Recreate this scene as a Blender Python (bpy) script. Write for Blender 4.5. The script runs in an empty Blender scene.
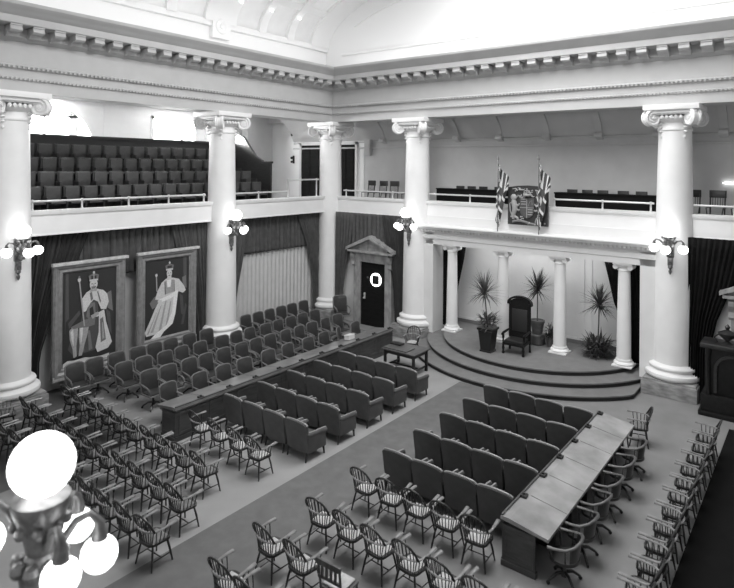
import bpy, bmesh, math, random
from mathutils import Vector, Matrix
random.seed(7)
PI = math.pi
sc = bpy.context.scene
COL = sc.collection

# ------------------------------------------------------------------ materials
def mat(name, c, rough=.6, var=0.0, scale=6.0, bump=0.0, bscale=40.0, emit=0.0, spec=.5, metal=0.0, coat=0.0, stretch=None, kind='noise'):
    m = bpy.data.materials.new(name); m.use_nodes = True
    nt = m.node_tree; b = nt.nodes['Principled BSDF']
    b.inputs['Base Color'].default_value = (c, c, c, 1)
    b.inputs['Roughness'].default_value = rough
    b.inputs['Metallic'].default_value = metal
    b.inputs['Specular IOR Level'].default_value = spec
    if coat: b.inputs['Coat Weight'].default_value = coat; b.inputs['Coat Roughness'].default_value = .15
    if var or bump:
        tc = nt.nodes.new('ShaderNodeTexCoord')
        mp = nt.nodes.new('ShaderNodeMapping'); nt.links.new(tc.outputs['Object'], mp.inputs['Vector'])
        if stretch: mp.inputs['Scale'].default_value = stretch
    if var:
        if kind == 'marble':
            n = nt.nodes.new('ShaderNodeTexWave'); n.inputs['Scale'].default_value = scale
            n.inputs['Distortion'].default_value = 9; n.inputs['Detail'].default_value = 5; n.inputs['Detail Scale'].default_value = 1.6
        else:
            n = nt.nodes.new('ShaderNodeTexNoise'); n.inputs['Scale'].default_value = scale
            n.inputs['Detail'].default_value = 5
        nt.links.new(mp.outputs['Vector'], n.inputs['Vector'])
        r = nt.nodes.new('ShaderNodeValToRGB')
        lo, hi = max(0, c*(1-var)), min(1, c*(1+var))
        r.color_ramp.elements[0].position = .3; r.color_ramp.elements[1].position = .7
        r.color_ramp.elements[0].color = (lo, lo, lo, 1); r.color_ramp.elements[1].color = (hi, hi, hi, 1)
        nt.links.new(n.outputs[0], r.inputs['Fac']); nt.links.new(r.outputs['Color'], b.inputs['Base Color'])
    if bump:
        n2 = nt.nodes.new('ShaderNodeTexNoise'); n2.inputs['Scale'].default_value = bscale; n2.inputs['Detail'].default_value = 3
        nt.links.new(mp.outputs['Vector'], n2.inputs['Vector'])
        bp = nt.nodes.new('ShaderNodeBump'); bp.inputs['Strength'].default_value = bump; bp.inputs['Distance'].default_value = .02
        nt.links.new(n2.outputs[0], bp.inputs['Height']); nt.links.new(bp.outputs['Normal'], b.inputs['Normal'])
    if emit:
        b.inputs['Emission Color'].default_value = (1, 1, 1, 1); b.inputs['Emission Strength'].default_value = emit
    return m

M = {}
M['plaster'] = mat('white plaster', .70, .7, .03, 2)
M['column'] = mat('white column paint', .78, .5, .03, 2)
M['vault'] = mat('vault plaster', .85, .8)
M['glass_panel'] = mat('frosted vault panel', .6, .6, .04, 3, emit=.30)
M['entab'] = mat('entablature paint', .48, .7, .04, 2)
M['wall_upper'] = mat('grey gallery wall', .52, .8, .05, 1.5)
M['wall_lower'] = mat('pale lower wall', .62, .8, .04, 2)
M['side_ceiling'] = mat('gallery ceiling', .5, .8)
M['floor'] = mat('grey floor matting', .21, .8, .10, 1.3, .15, 60)
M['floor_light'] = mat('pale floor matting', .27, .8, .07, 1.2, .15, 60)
M['floor_shade'] = mat('shaded floor matting', .085, .6, .2, 3)  # floor tone darkened to carry shade in its colour
M['runner'] = mat('dark carpet runner', .125, .9, .12, 3, .3, 80)
M['dark_floor'] = mat('dark floor', .008, .95, .15, 3, .3, 80, spec=.1)
M['dais'] = mat('dais carpet', .17, .9, .10, 3, .3, 80)
M['riser'] = mat('shaded step riser', .03, .9)  # shading under the nosings put into a darker riser colour
M['marble'] = mat('veined marble', .27, .35, .4, 3.5, stretch=(1, 1, 2.6))
M['marble_pale'] = mat('pale veined marble', .30, .4, .3, 5, stretch=(1, 1, .5))
M['wood_dark'] = mat('dark stained oak', .022, .35, .4, 4, .1, 30, stretch=(1, 1, 6))
M['wood_mid'] = mat('brown oak', .075, .38, .35, 3, .08, 30, stretch=(6, 1, 1))
M['wood_top'] = mat('polished desk top', .27, .27, .28, 1.7, coat=.3)
M['wood_panel'] = mat('desk panelling', .055, .4, .3, 3, stretch=(1, 1, 5))
M['wind'] = mat('chair stained wood', .022, .32, .3, 6)
M['wind_arm'] = mat('pale arm wood', .19, .28, .3, 8, coat=.4)  # arm rails paler than the rest of the chair wood
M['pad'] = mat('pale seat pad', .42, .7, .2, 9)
M['pad_dim'] = mat('dimmed seat pad', .15, .7, .3, 9)  # darker copy of the pale pad, dimness of the rows put into colour
M['leather'] = mat('club chair leather', .075, .42, .15, 5, .08, 50)
M['leather_dark'] = mat('dark club chair leather', .05, .42, .15, 5, .08, 50)
M['piping'] = mat('lit leather edge', .24, .4)  # paler than the leather, overhead light on upper edges put into colour
M['sw_leather'] = mat('swivel chair leather', .036, .45, .2, 7, .08, 40)
M['sw_wood'] = mat('swivel chair wood', .15, .35, .25, 5)
M['sw_iron'] = mat('swivel base', .04, .4)
M['curtain'] = mat('dark velvet curtain', .028, .85, .2, 5)
M['curtain_black'] = mat('black velvet curtain', .009, .95, .2, 5, spec=.1)
M['curtain2'] = mat('grey velvet curtain', .075, .85, .2, 5)
M['sheer'] = mat('pale curtain cloth', .52, .8, .06, 4)
M['gilt'] = mat('gilt frame', .21, .38, .18, 7, .2, 25)
M['gilt_light'] = mat('gilt slip', .5, .35, .2, 9)
M['bronze'] = mat('bronze lamp metal', .16, .3, .4, 14, .2, 30, metal=.7)
M['lampmetal'] = mat('pale lamp metal', .17, .4, .5, 12, .3, 20, metal=.5)
M['globe'] = mat('lit opal globe', .9, .3, emit=5.0)
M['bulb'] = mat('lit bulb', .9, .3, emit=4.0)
M['winpane'] = mat('daylit window glass', .9, .3, emit=9.0)
M['rail'] = mat('polished rail', .62, .3, metal=.3)
M['black'] = mat('black iron', .012, .4)
M['bench'] = mat('dark bench board', .006, .7, spec=.1)
M['galseat'] = mat('gallery seat leather', .055, .45, .25, 5)
M['galwood'] = mat('gallery seat wood', .03, .4, .3, 5)
M['tier'] = mat('gallery tier', .04, .8)
M['leaf'] = mat('dark leaf', .045, .5, .4, 8)
M['leaf_pale'] = mat('mid leaf', .11, .5, .4, 12)
M['pot'] = mat('clay pot', .10, .6, .3, 6)
M['pot_dark'] = mat('black planter', .014, .3)
M['throne'] = mat('carved dark throne', .008, .5, .4, 12, .2, 30, spec=.25)
M['throne_pad'] = mat('throne leather', .022, .4)
M['door'] = mat('dark door', .009, .7, .3, 3, stretch=(1, 1, 5), spec=.15)
M['white'] = mat('white enamel', .85, .4)
M['paper'] = mat('paper', .6, .7)
M['ink'] = mat('black ink', .01, .5)
for k, v in dict(p0=.010, p1=.03, p2=.075, p3=.16, p4=.33, p5=.56, p6=.75).items():
    M[k] = mat('oil paint ' + k, v, .5, .14, 30)

# ------------------------------------------------------------------ mesh builder
class MB:
    def __init__(s): s.v = []; s.f = []; s.m = []; s.cur = 0
    def add(s, vs, fs):
        o = len(s.v); s.v += [tuple(v) for v in vs]
        for f in fs: s.f.append([i + o for i in f]); s.m.append(s.cur)
        return s
    def box(s, x0, x1, y0, y1, z0, z1, b=0, rot=None):
        bm = bmesh.new(); bmesh.ops.create_cube(bm, size=1)
        bmesh.ops.scale(bm, vec=(abs(x1-x0), abs(y1-y0), abs(z1-z0)), verts=bm.verts)
        if b: bmesh.ops.bevel(bm, geom=bm.edges[:], offset=b, segments=2, affect='EDGES', profile=.6)
        c = Vector(((x0+x1)/2, (y0+y1)/2, (z0+z1)/2))
        vs = []
        for v in bm.verts:
            p = v.co.copy()
            if rot is not None: p = rot @ p
            vs.append(p + c)
        bm.verts.index_update()
        fs = [[v.index for v in f.verts] for f in bm.faces]; bm.free()
        return s.add(vs, fs)
    def tube(s, pts, r, n=8, cap=True, flat=1.0):
        P = [Vector(p) for p in pts]; k = len(P)
        R = r if isinstance(r, (list, tuple)) else [r]*k
        vs = []; up = None
        for i in range(k):
            t = (P[min(i+1, k-1)] - P[max(i-1, 0)]).normalized()
            if up is None:
                up = Vector((0, 0, 1)) if abs(t.z) < .9 else Vector((0, 1, 0))
            a = t.cross(up)
            if a.length < 1e-4: a = t.orthogonal()
            a.normalize(); b = a.cross(t).normalized(); up = b if abs(t.z) >= .9 or True else up
            for j in range(n):
                q = 2*PI*j/n
                vs.append(P[i] + a*math.cos(q)*R[i] + b*math.sin(q)*R[i]*flat)
        fs = [[i*n+j, i*n+(j+1) % n, (i+1)*n+(j+1) % n, (i+1)*n+j] for i in range(k-1) for j in range(n)]
        if cap: fs += [list(range(n))[::-1], [(k-1)*n+j for j in range(n)]]
        return s.add(vs, fs)
    def lathe(s, prof, n=24, c=(0, 0, 0), cap=True):
        vs = []
        for r, z in prof:
            for j in range(n):
                q = 2*PI*j/n; vs.append((c[0]+r*math.cos(q), c[1]+r*math.sin(q), c[2]+z))
        k = len(prof)
        fs = [[i*n+j, i*n+(j+1) % n, (i+1)*n+(j+1) % n, (i+1)*n+j] for i in range(k-1) for j in range(n)]
        if cap: fs += [list(range(n))[::-1], [(k-1)*n+j for j in range(n)]]
        return s.add(vs, fs)
    def ball(s, c, r, n=16, sq=(1, 1, 1)):
        k = n//2
        prof = [(max(1e-4, math.sin(PI*i/k))*1.0, -math.cos(PI*i/k)) for i in range(k+1)]
        vs = []
        for a, z in prof:
            for j in range(n):
                q = 2*PI*j/n; vs.append((c[0]+r*sq[0]*a*math.cos(q), c[1]+r*sq[1]*a*math.sin(q), c[2]+r*sq[2]*z))
        fs = [[i*n+j, i*n+(j+1) % n, (i+1)*n+(j+1) % n, (i+1)*n+j] for i in range(k) for j in range(n)]
        return s.add(vs, fs)
    def prism(s, poly, axis, a, b):
        # poly 2D extruded along axis ('x': (y,z), 'y': (x,z), 'z': (x,y)) from a to b
        def P(p, t):
            return (t, p[0], p[1]) if axis == 'x' else (p[0], t, p[1]) if axis == 'y' else (p[0], p[1], t)
        n = len(poly)
        vs = [P(p, a) for p in poly] + [P(p, b) for p in poly]
        fs = [list(range(n))[::-1], list(range(n, 2*n))] + [[i, (i+1) % n, n+(i+1) % n, n+i] for i in range(n)]
        return s.add(vs, fs)
    def grid(s, fn, nu, nv):
        vs = [fn(i/nu, j/nv) for j in range(nv+1) for i in range(nu+1)]
        w = nu+1
        return s.add(vs, [[j*w+i, j*w+i+1, (j+1)*w+i+1, (j+1)*w+i] for j in range(nv) for i in range(nu)])
    def xf(s, mtx, start=0):
        for i in range(start, len(s.v)): s.v[i] = tuple(mtx @ Vector(s.v[i]))
        return s
    def build(s, name, mats, parent=None, smooth=True, solid=0, angle=38, loc=None):
        me = bpy.data.meshes.new(name); me.from_pydata(s.v, [], s.f)
        if not isinstance(mats, (list, tuple)): mats = [mats]
        for m in mats: me.materials.append(m)
        if len(mats) > 1: me.polygons.foreach_set('material_index', s.m)
        bm = bmesh.new(); bm.from_mesh(me); bmesh.ops.recalc_face_normals(bm, faces=bm.faces[:]); bm.to_mesh(me); bm.free()
        if smooth:
            me.polygons.foreach_set('use_smooth', [True]*len(me.polygons))
            me.set_sharp_from_angle(angle=math.radians(angle))
        o = bpy.data.objects.new(name, me); COL.objects.link(o)
        if parent: o.parent = parent
        if loc: o.location = loc
        if solid:
            md = o.modifiers.new('thickness', 'SOLIDIFY'); md.thickness = solid; md.offset = 0
        return o

def tag(o, label, cat, group=None):
    o['label'] = label; o['category'] = cat
    if group: o['group'] = group
    return o
def thing(name, label, cat, loc=(0, 0, 0), rz=0, group=None):
    o = bpy.data.objects.new(name, None); COL.objects.link(o); o.empty_display_size = .2
    o.location = loc; o.rotation_euler = (0, 0, rz)
    return tag(o, label, cat, group)
def struct(name, mb, m, **k):
    o = mb.build(name, m, **k); o['kind'] = 'structure'; return o
KIDS = {}
def kids(o):
    if o.name not in KIDS: KIDS[o.name] = list(o.children)
    return KIDS[o.name]
def dup(root, loc, rz, label, group=None):
    r = root.copy(); COL.objects.link(r); r.location = loc; r.rotation_euler = (0, 0, rz); r['label'] = label
    if group: r['group'] = group
    for ch in kids(root):
        c = ch.copy(); COL.objects.link(c); c.parent = r
        for g in kids(ch):
            d = g.copy(); COL.objects.link(d); d.parent = c
    return r
ORD = ['first', 'second', 'third', 'fourth', 'fifth', 'sixth', 'seventh', 'eighth', 'ninth', 'tenth', 'eleventh', 'twelfth',
       'thirteenth', 'fourteenth', 'fifteenth', 'sixteenth', 'seventeenth', 'eighteenth', 'nineteenth', 'twentieth']
class Placer:
    def __init__(s, maker): s.maker = maker; s.root = None
    def __call__(s, loc, rz, label, group):
        if s.root is None:
            s.root = s.maker(label, group); s.root.location = loc; s.root.rotation_euler = (0, 0, rz); s.first = (label,)
            for ch in kids(s.root): kids(ch)
            return s.root
        return dup(s.root, loc, rz, label, group)

# ------------------------------------------------------------------ camera (from vanishing lines of the photograph)
CAM = Vector((17.723, -20.081, 7.0))
a = math.radians(37.98)
F = Vector((-math.sin(a), math.cos(a), 0)); R = Vector((math.cos(a), math.sin(a), 0)); U = Vector((0, 0, 1))
t = math.radians(.211); F, U = F*math.cos(t)+U*math.sin(t), -F*math.sin(t)+U*math.cos(t)
t = math.radians(.513); R, U = R*math.cos(t)+U*math.sin(t), -R*math.sin(t)+U*math.cos(t)
cd = bpy.data.cameras.new('camera'); cam = bpy.data.objects.new('camera', cd); COL.objects.link(cam)
mw = Matrix((R, U, -F)).transposed().to_4x4(); mw.translation = CAM; cam.matrix_world = mw
cd.sensor_width = 36; cd.lens = 36*586.99/734; cd.shift_y = -(294-163.6)/734; cd.clip_start = .05; cd.clip_end = 200
cd.dof.use_dof = True; cd.dof.focus_distance = 19; cd.dof.aperture_fstop = 1.3
sc.camera = cam

# ------------------------------------------------------------------ floors
XR, YR = 25.0, -27.0
struct('floor', MB().box(-1.6, XR, YR, 2.3, -.3, 0), M['floor'])
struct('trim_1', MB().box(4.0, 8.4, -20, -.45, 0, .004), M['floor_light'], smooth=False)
tag(MB().box(8.4, 10.02, -22, -3.15, 0.002, .014).build('carpet_runner', M['runner'], smooth=False),
    'long dark carpet runner along the centre aisle between the armchair blocks', 'carpet')
tag(MB().box(15.72, 19.2, -22, -1.6, 0.002, .014).build('carpet', M['dark_floor'], smooth=False),
    'black floor area behind the row of spindle chairs at right', 'carpet')  # thin near-black sheet laid over the floor

struct('trim_20', MB().box(-1.0, 4.0, -20, -11.6, 0, .004), M['floor_shade'], smooth=False)  # patch painting the shade of the near left corner onto the floor
# ------------------------------------------------------------------ walls
def holes_wall(name, axis, at, th, u0, u1, z0, z1, holes, m):
    """a wall in plane axis=at with rectangular openings (u0,u1,z0,z1)"""
    mb = MB()
    us = sorted({u0, u1} | {h[0] for h in holes} | {h[1] for h in holes})
    for p, q in zip(us, us[1:]):
        cuts = sorted([(h[2], h[3]) for h in holes if h[0] <= p + 1e-6 and h[1] >= q - 1e-6]); z = z0
        for c0, c1 in cuts + [(z1, z1)]:
            if c0 - z > 1e-4:
                if axis == 'x': mb.box(at, at+th, p, q, z, c0)
                else: mb.box(p, q, at, at+th, z, c0)
            z = max(z, c1)
    return struct(name, mb, m, smooth=False)
LX = -6.7; BY = 2.6
holes_wall('wall_left', 'x', LX-.3, .3, YR, 3.2, 4.9, 11.0, [(-11.9, -7.2, 7.5, 9.75), (-4.85, -2.6, 7.9, 9.1)], M['plaster'])
struct('wall_left_lower', MB().box(-1.55, -1.05, YR, .4, 0, 4.9), M['wall_lower'], smooth=False)
struct('wall_back', MB().box(LX-.3, XR, BY, BY+.3, 4.9, 11.0), M['wall_upper'], smooth=False)
struct('wall_back_lower', MB().box(-1.55, 5.0, .42, .8, 0, 4.9).box(13.35, XR, .42, .8, 0, 4.9), M['wall_lower'], smooth=False)
struct('wall_right', MB().box(XR, XR+.3, YR, 3.2, 0, 16).box(19.3, 19.6, YR, .4, 0, 4.9), M['wall_lower'], smooth=False)
struct('wall_rear', MB().box(LX-.3, XR, YR-.3, YR, 0, 16), M['wall_lower'], smooth=False)

# dais recess
struct('wall_recess', MB().box(5.0, 13.35, 1.95, 2.25, 0, 4.5).box(4.85, 5.3, .2, 2.2, 0, 4.5).box(13.05, 13.5, .2, 2.2, 0, 4.5), M['plaster'], smooth=False)
mb = MB()
for x0, x1 in ((5.5, 7.4), (7.6, 10.75), (10.95, 12.9)):
    for p, q in ((x0, x1),):
        mb.box(p, q, 1.92, 1.96, .62, .70); mb.box(p, q, 1.92, 1.96, 3.62, 3.70)
        mb.box(p, p+.08, 1.92, 1.96, .7, 3.62); mb.box(q-.08, q, 1.92, 1.96, .7, 3.62)
struct('trim_2', mb, M['plaster'], smooth=False)
struct('baseboard_back', MB().box(5.3, 13.05, 1.88, 1.95, .48, .62, .01), M['dais'], smooth=False)
struct('ceiling_recess', MB().box(5.0, 13.35, .3, 2.2, 4.3, 4.5), M['plaster'], smooth=False)

# ------------------------------------------------------------------ galleries: floors, parapets, ledge
def ring_sweep(mb, prof, x0, x1, y0, y1):
    """profile (offset into the room, z) swept round the rectangle x0..x1 / y0..y1 with mitred corners"""
    n = len(prof); vs = []
    for cx, cy, sx, sy in ((x0, y0, 1, 1), (x1, y0, -1, 1), (x1, y1, -1, -1), (x0, y1, 1, -1)):
        for o, z in prof: vs.append((cx+sx*o, cy+sy*o, z))
    fs = []
    for k in range(4):
        k2 = (k+1) % 4
        for i in range(n): fs.append([k*n+i, k*n+(i+1) % n, k2*n+(i+1) % n, k2*n+i])
    mb.add(vs, fs); return mb
W, YF = 18.9, -19.7       # inner face of the far entablatures
struct('gallery_floor', MB().box(LX, -.4, YR, BY, 4.87, 5.1).box(-.4, XR, .4, BY, 4.87, 5.1).box(W+.4, XR, YR, .4, 4.87, 5.1)
       .box(-.4, W+.4, YR, YF-.35, 4.87, 5.1), M['side_ceiling'], smooth=False)
par = [(-.62, 4.86), (-.37, 4.86), (-.37, 4.90), (-.385, 4.92), (-.385, 5.42), (-.37, 5.45), (-.34, 5.48), (-.32, 5.54), (-.31, 5.60), (-.66, 5.60), (-.62, 5.4)]
mb = MB()
ring_sweep(mb, par, 0, W, YR, 0)
struct('trim_3', mb, M['column'], smooth=False)
# dais entablature in front of the recess, with its ledge
prof = [(.62, 3.88), (.2, 3.88), (.2, 4.08), (.17, 4.10), (.17, 4.24), (.2, 4.26), (.2, 4.33), (.17, 4.35), (.10, 4.47), (-.04, 4.485), (-.07, 4.54), (-.11, 4.58), (-.11, 4.62), (.62, 4.66)]
struct('trim_4', MB().prism([(y, z) for y, z in prof], 'x', 4.7, 13.62).box(4.7, 13.62, .36, .62, 4.6, 5.0), M['plaster'], smooth=False)
mb = MB()
for i in range(62): x = 4.85 + i*.1405; mb.box(x, x+.075, .03, .2, 4.405, 4.475)
struct('trim_5', mb, M['plaster'], smooth=False)

# main entablature
ent = [(-.9, 8.97), (0, 8.97), (0, 9.30), (.05, 9.32), (.07, 9.36), (.03, 9.38), (.03, 9.60), (.08, 9.62), (.13, 9.68), (.10, 9.71), (.02, 9.73),
       (.02, 10.36), (.06, 10.38), (.12, 10.45), (.16, 10.47), (.16, 10.72), (.60, 10.74), (.62, 10.76), (.62, 10.95), (.67, 10.99), (.72, 11.05), (.80, 11.11), (.88, 11.20),
       (.90, 11.27), (.90, 11.285), (-.9, 11.285)]
mb = MB(); ring_sweep(mb, ent, 0, W, YF, 0)
struct('trim_6', mb, M['entab'], angle=25)
# egg-and-dart beads under the frieze, and modillions under the corona, each wall its own piece
mb = MB()
for z, o, s in ((9.34, .06, .075), (9.655, .12, .085)):
    y = -.2
    while y > -17.5: mb.box(o-.02, o+.03, y-s*.62, y, z-.035, z+.03); y -= s*1.5
struct('trim_7', mb, M['entab'], smooth=False)
mb = MB()
for z, o, s in ((9.34, .06, .075), (9.655, .12, .085)):
    x = .2
    while x < 18.4: mb.box(x, x+s*.62, -o-.03, -o+.02, z-.035, z+.03); x += s*1.5
struct('trim_8', mb, M['entab'], smooth=False)
def modil(mb, along, flip):
    st = len(mb.v)
    prof = [(.14, 10.46), (.22, 10.41), (.31, 10.44), (.36, 10.53), (.44, 10.56), (.52, 10.54), (.58, 10.59), (.56, 10.70), (.50, 10.73), (.14, 10.735)]
    if flip == 'L': mb.prism([(o, z) for o, z in prof], 'y', along-.15, along+.15)
    else: mb.prism([(-o, z) for o, z in prof], 'x', along-.15, along+.15)
    if flip == 'L': mb.box(.14, .59, along-.15, along+.15, 10.70, 10.745)
    else: mb.box(along-.15, along+.15, -.59, -.14, 10.70, 10.745)
mb = MB(); y = -.82
while y > -18.8: modil(mb, y, 'L'); y -= .575
struct('trim_9', mb, M['entab'], angle=30)
mb = MB(); x = .82
while x < 18.3: modil(mb, x, 'B'); x += .59
struct('trim_10', mb, M['entab'], angle=30)

# side gallery ceilings with consoles on the back wall
struct('ceiling_left', MB().box(LX, -.3, YR, BY, 9.6, 9.8), M['vault'], smooth=False)  # ceiling whitened on this side to bounce light onto the end wall
struct('ceiling', MB().box(-.3, XR, .3, BY, 9.6, 9.8).box(W+.3, XR, YR, .3, 9.6, 9.8).box(-.3, W+.3, YR, YF-.3, 9.6, 9.8), M['side_ceiling'], smooth=False)
struct('trim_11', MB().box(-5, XR, BY-.10, BY, 7.84, 7.92, .02).box(-5, XR, BY-.06, BY, 8.12, 8.2, .02)
       .prism([(BY, 8.2), (BY-.12, 8.3), (BY-.3, 8.7), (BY-.8, 9.2), (BY-1.4, 9.5), (BY-1.4, 9.62), (BY, 9.62)], 'x', -5, XR), M['wall_upper'], angle=60)
mb = MB()
for i in range(11):
    x = 1.08 + i*2.0
    pts = [(BY, 8.05), (BY-.10, 8.1), (BY-.2, 8.3), (BY-.34, 8.62), (BY-.85, 9.1), (BY-1.45, 9.42), (BY-1.5, 9.6), (BY-1.38, 9.6), (BY-.8, 9.25), (BY-.25, 8.8), (BY, 8.5)]
    mb.prism(pts, 'x', x-.12, x+.12)
    mb.tube([(x-.14, BY-.2, 8.22), (x+.14, BY-.2, 8.22)], .11, 12)
struct('trim_12', mb, M['wall_upper'], angle=40)

# ------------------------------------------------------------------ vault
VC, VA, VB, VZ = 9.18, 10.0, 3.15, 12.45
def vz(x, d=0):
    q = max(0, 1-((x-VC)/(VA))**2); return VZ + (VB-d)*math.sqrt(q)
def vpt(th, y, d=0):   # th 0 at left springing .. PI at right springing
    return (VC-(VA-d)*math.cos(th), y, VZ+(VB-d)*math.sin(th))
TY = .45
NV = 48
mb = MB(); mb.grid(lambda u, v: vpt(PI*u, YR+(TY+.4-YR)*v), NV, 1)
struct('ceiling_vault', mb, M['glass_panel'], solid=.06, angle=60)
struct('trim_13', MB().box(-1.2, -.80, YR, TY+.3, 11.28, 12.5).box(-.82, -.66, YR, TY+.3, 12.28, 12.52, .03), M['vault'], smooth=False)   # attic, left
struct('trim_14', MB().box(W+.55, W+.9, YR, TY+.3, 11.28, 12.5), M['vault'], smooth=False)
poly = [(VC-VA, 11.28)] + [vpt(PI*i/NV, 0)[0::2] for i in range(NV+1)] + [(VC+VA, 11.28)]
struct('wall_tympanum', MB().prism(poly, 'y', TY, TY+.3), M['vault'], smooth=False)
mb = MB()
mb.box(.2, 18.2, TY-.07, TY, 12.02, 12.12, .02)
for i in range(6, NV-6):
    t0, t1 = PI*i/NV, PI*(i+1)/NV
    for d in (.95,):
        A0, A1 = vpt(t0, 0, d), vpt(t1, 0, d); B0, B1 = vpt(t0, 0, d+.12), vpt(t1, 0, d+.12)
        mb.prism([(A0[0], A0[2]), (A1[0], A1[2]), (B1[0], B1[2]), (B0[0], B0[2])], 'y', TY-.05, TY)
struct('trim_15', mb, M['vault'], angle=60)
# transverse ribs: mb.grid of a raised band
def rib(mb, y0, y1, d0=.0, d1=.2):
    n = NV
    for (ya, yb, da, db) in ((y0, y1, d1, d1), (y0, y0, d0, d1), (y1, y1, d1, d0)):
        mb.grid(lambda u, v: vpt(PI*u, ya+(yb-ya)*v, da+(db-da)*v), n, 1)
panels = []
for s in (0, -7.42, -14.84):
    panels += [(-1.85+s, -.72+s), (-3.45+s, -2.22+s), (-5.03+s, -3.83+s), (-7.42+s-.33, -6.5+s)]
panels.sort(reverse=True)
mb = MB(); yb = TY
for p0, p1 in panels:
    if p0 < YR: break
    rib(mb, p1, yb); yb = p0
rib(mb, YR, yb)
# longitudinal ribs
for th in [.42, .98, PI/2, PI-.98, PI-.42]:
    for k in range(1):
        w = .05 if th != .42 else .035
        for (ta, tb, da, db) in ((th-w, th+w, .17, .17), (th-w, th-w, 0, .17), (th+w, th+w, .17, 0)):
            mb.grid(lambda u, v: vpt(ta+(tb-ta)*u, YR+(TY-YR)*v, da+(db-da)*u), 1, 1)
struct('trim_16', mb, M['vault'], angle=50)
mb = MB()
for s in (-5.76, -13.18):                       # pier blocks with a round boss
    mb.prism([(-.80, 11.85), (-.62, 11.85), (-.60, 12.75), (-.80, 12.75)], 'y', s-.42, s+.42)
    st = len(mb.v); mb.lathe([(.001, .07), (.09, .07), (.12, .03), (.18, .05), (.26, .05), (.30, 0)], 20)
    mb.xf(Matrix.Translation((-.61, s, 12.3)) @ Matrix.Rotation(PI/2, 4, 'Y'), st)
struct('trim_17', mb, M['vault'], angle=40)
# bulbs at the rib feet
k = 0
for p0, p1 in panels:
    for th in (.3, .62):
        if p0 < -14: continue
        P = vpt(th, p0-.17, .27); k += 1
        o = MB().ball((0, 0, 0), .06, 12).build('ceiling_bulb', M['bulb'], loc=P)
        tag(o, 'small glowing bulb, %s from the back wall, on the %s edge of the vault ribs' % (ORD[(k-1)//2], 'lower' if th == .3 else 'upper'), 'light bulb', 'bulbs on the vault ribs')

# ------------------------------------------------------------------ columns
def column_parts(root, r=.56, h=8.97, facing=0):
    MB().box(-.78, .78, -.78, .78, 0, .44, .02).box(-.74, .74, -.74, .74, .44, .5, .01).build('plinth', M['marble'], root)
    MB().lathe([(.74, .50), (.80, .54), (.82, .60), (.80, .67), (.73, .70), (.68, .73), (.66, .77), (.69, .79), (.71, .84), (.69, .89), (.63, .91), (.60, .95)], 40).build('base', M['column'], root, angle=50)
    prof = []
    for i in range(17):
        u = i/16; rr = .575 - .105*u**1.5; prof.append((rr, .94+u*(8.2-.94)))
    MB().lathe(prof, 40).build('shaft', M['column'], root, angle=60)
    mb = MB()
    mb.lathe([(.47, 8.16), (.50, 8.19), (.50, 8.24), (.47, 8.27), (.47, 8.42), (.56, 8.48), (.60, 8.56), (.56, 8.62)], 32)
    mb.box(-.78, .78, -.78, .78, 8.80, 8.97, .02); mb.box(-.70, .70, -.70, .70, 8.70, 8.80, .02)
    for q in range(4):
        st = len(mb.v)
        # egg row between the volutes
        for k in range(-2, 3): mb.ball((k*.13, -.60, 8.58), .06, 8, (1, .6, 1.2))
        mb.box(-.55, .55, -.62, -.40, 8.66, 8.72)
        mb.xf(Matrix.Rotation(q*PI/2, 4, 'Z'), st)
        st = len(mb.v)
        # diagonal volute: spiral tube and eye
        pts = []; rad = []
        for k in range(34):
            th = k*.42; r0 = .25*(1-k/40); pts.append((0, -.88 - r0*math.cos(th)*-1 if False else -.80 - r0*math.sin(th), 8.56 + r0*math.cos(th))); rad.append(.055*(1-k/60))
        mb.tube([(-.10, p[1], p[2]) for p in pts], rad, 6); mb.tube([(.10, p[1], p[2]) for p in pts], rad, 6)
        mb.tube([(-.11, -.80, 8.56), (.11, -.80, 8.56)], .235, 20)
        mb.tube([(-.15, -.80, 8.56), (.15, -.80, 8.56)], .05, 10)
        mb.xf(Matrix.Rotation(q*PI/2+PI/4, 4, 'Z'), st)
        st = len(mb.v)
        # pendants of husks
        for k, z in enumerate((8.40, 8.27, 8.14)):
            mb.ball((0, -.50, z), .10-.014*k, 8, (1, .9, .65))
        mb.ball((0, -.47, 7.98), .05, 8, (1, .9, 1.2)); mb.xf(Matrix.Rotation(q*PI/2+PI/4, 4, 'Z'), st)
    mb.build('capital', M['column'], root, angle=50)
cols = [((-.45, -13.2), 'tall white column at left edge, beside the king portrait'),
        ((-.45, -5.8), 'tall white column between the queen portrait and the pale drapes'),
        ((-.45, .45), 'tall white column in the far corner of the chamber'),
        ((4.36, .45), 'tall white column at left end of the dais steps'),
        ((13.99, .45), 'tall white column at right end of the dais steps')]
root0 = None
for (x, y), lb in cols:
    if root0 is None:
        root0 = thing('column', lb, 'column', (x, y, 0), 0, 'main columns of the chamber'); column_parts(root0); kids(root0)
        [kids(c) for c in kids(root0)]
    else: dup(root0, (x, y, 0), 0, lb)
for (x, y) in ((18.8, .45), (13.99, -20.1)): dup(root0, (x, y, 0), 0, 'tall white column out to the %s of the chamber' % ('right' if x > 18 else 'rear'))

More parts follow.
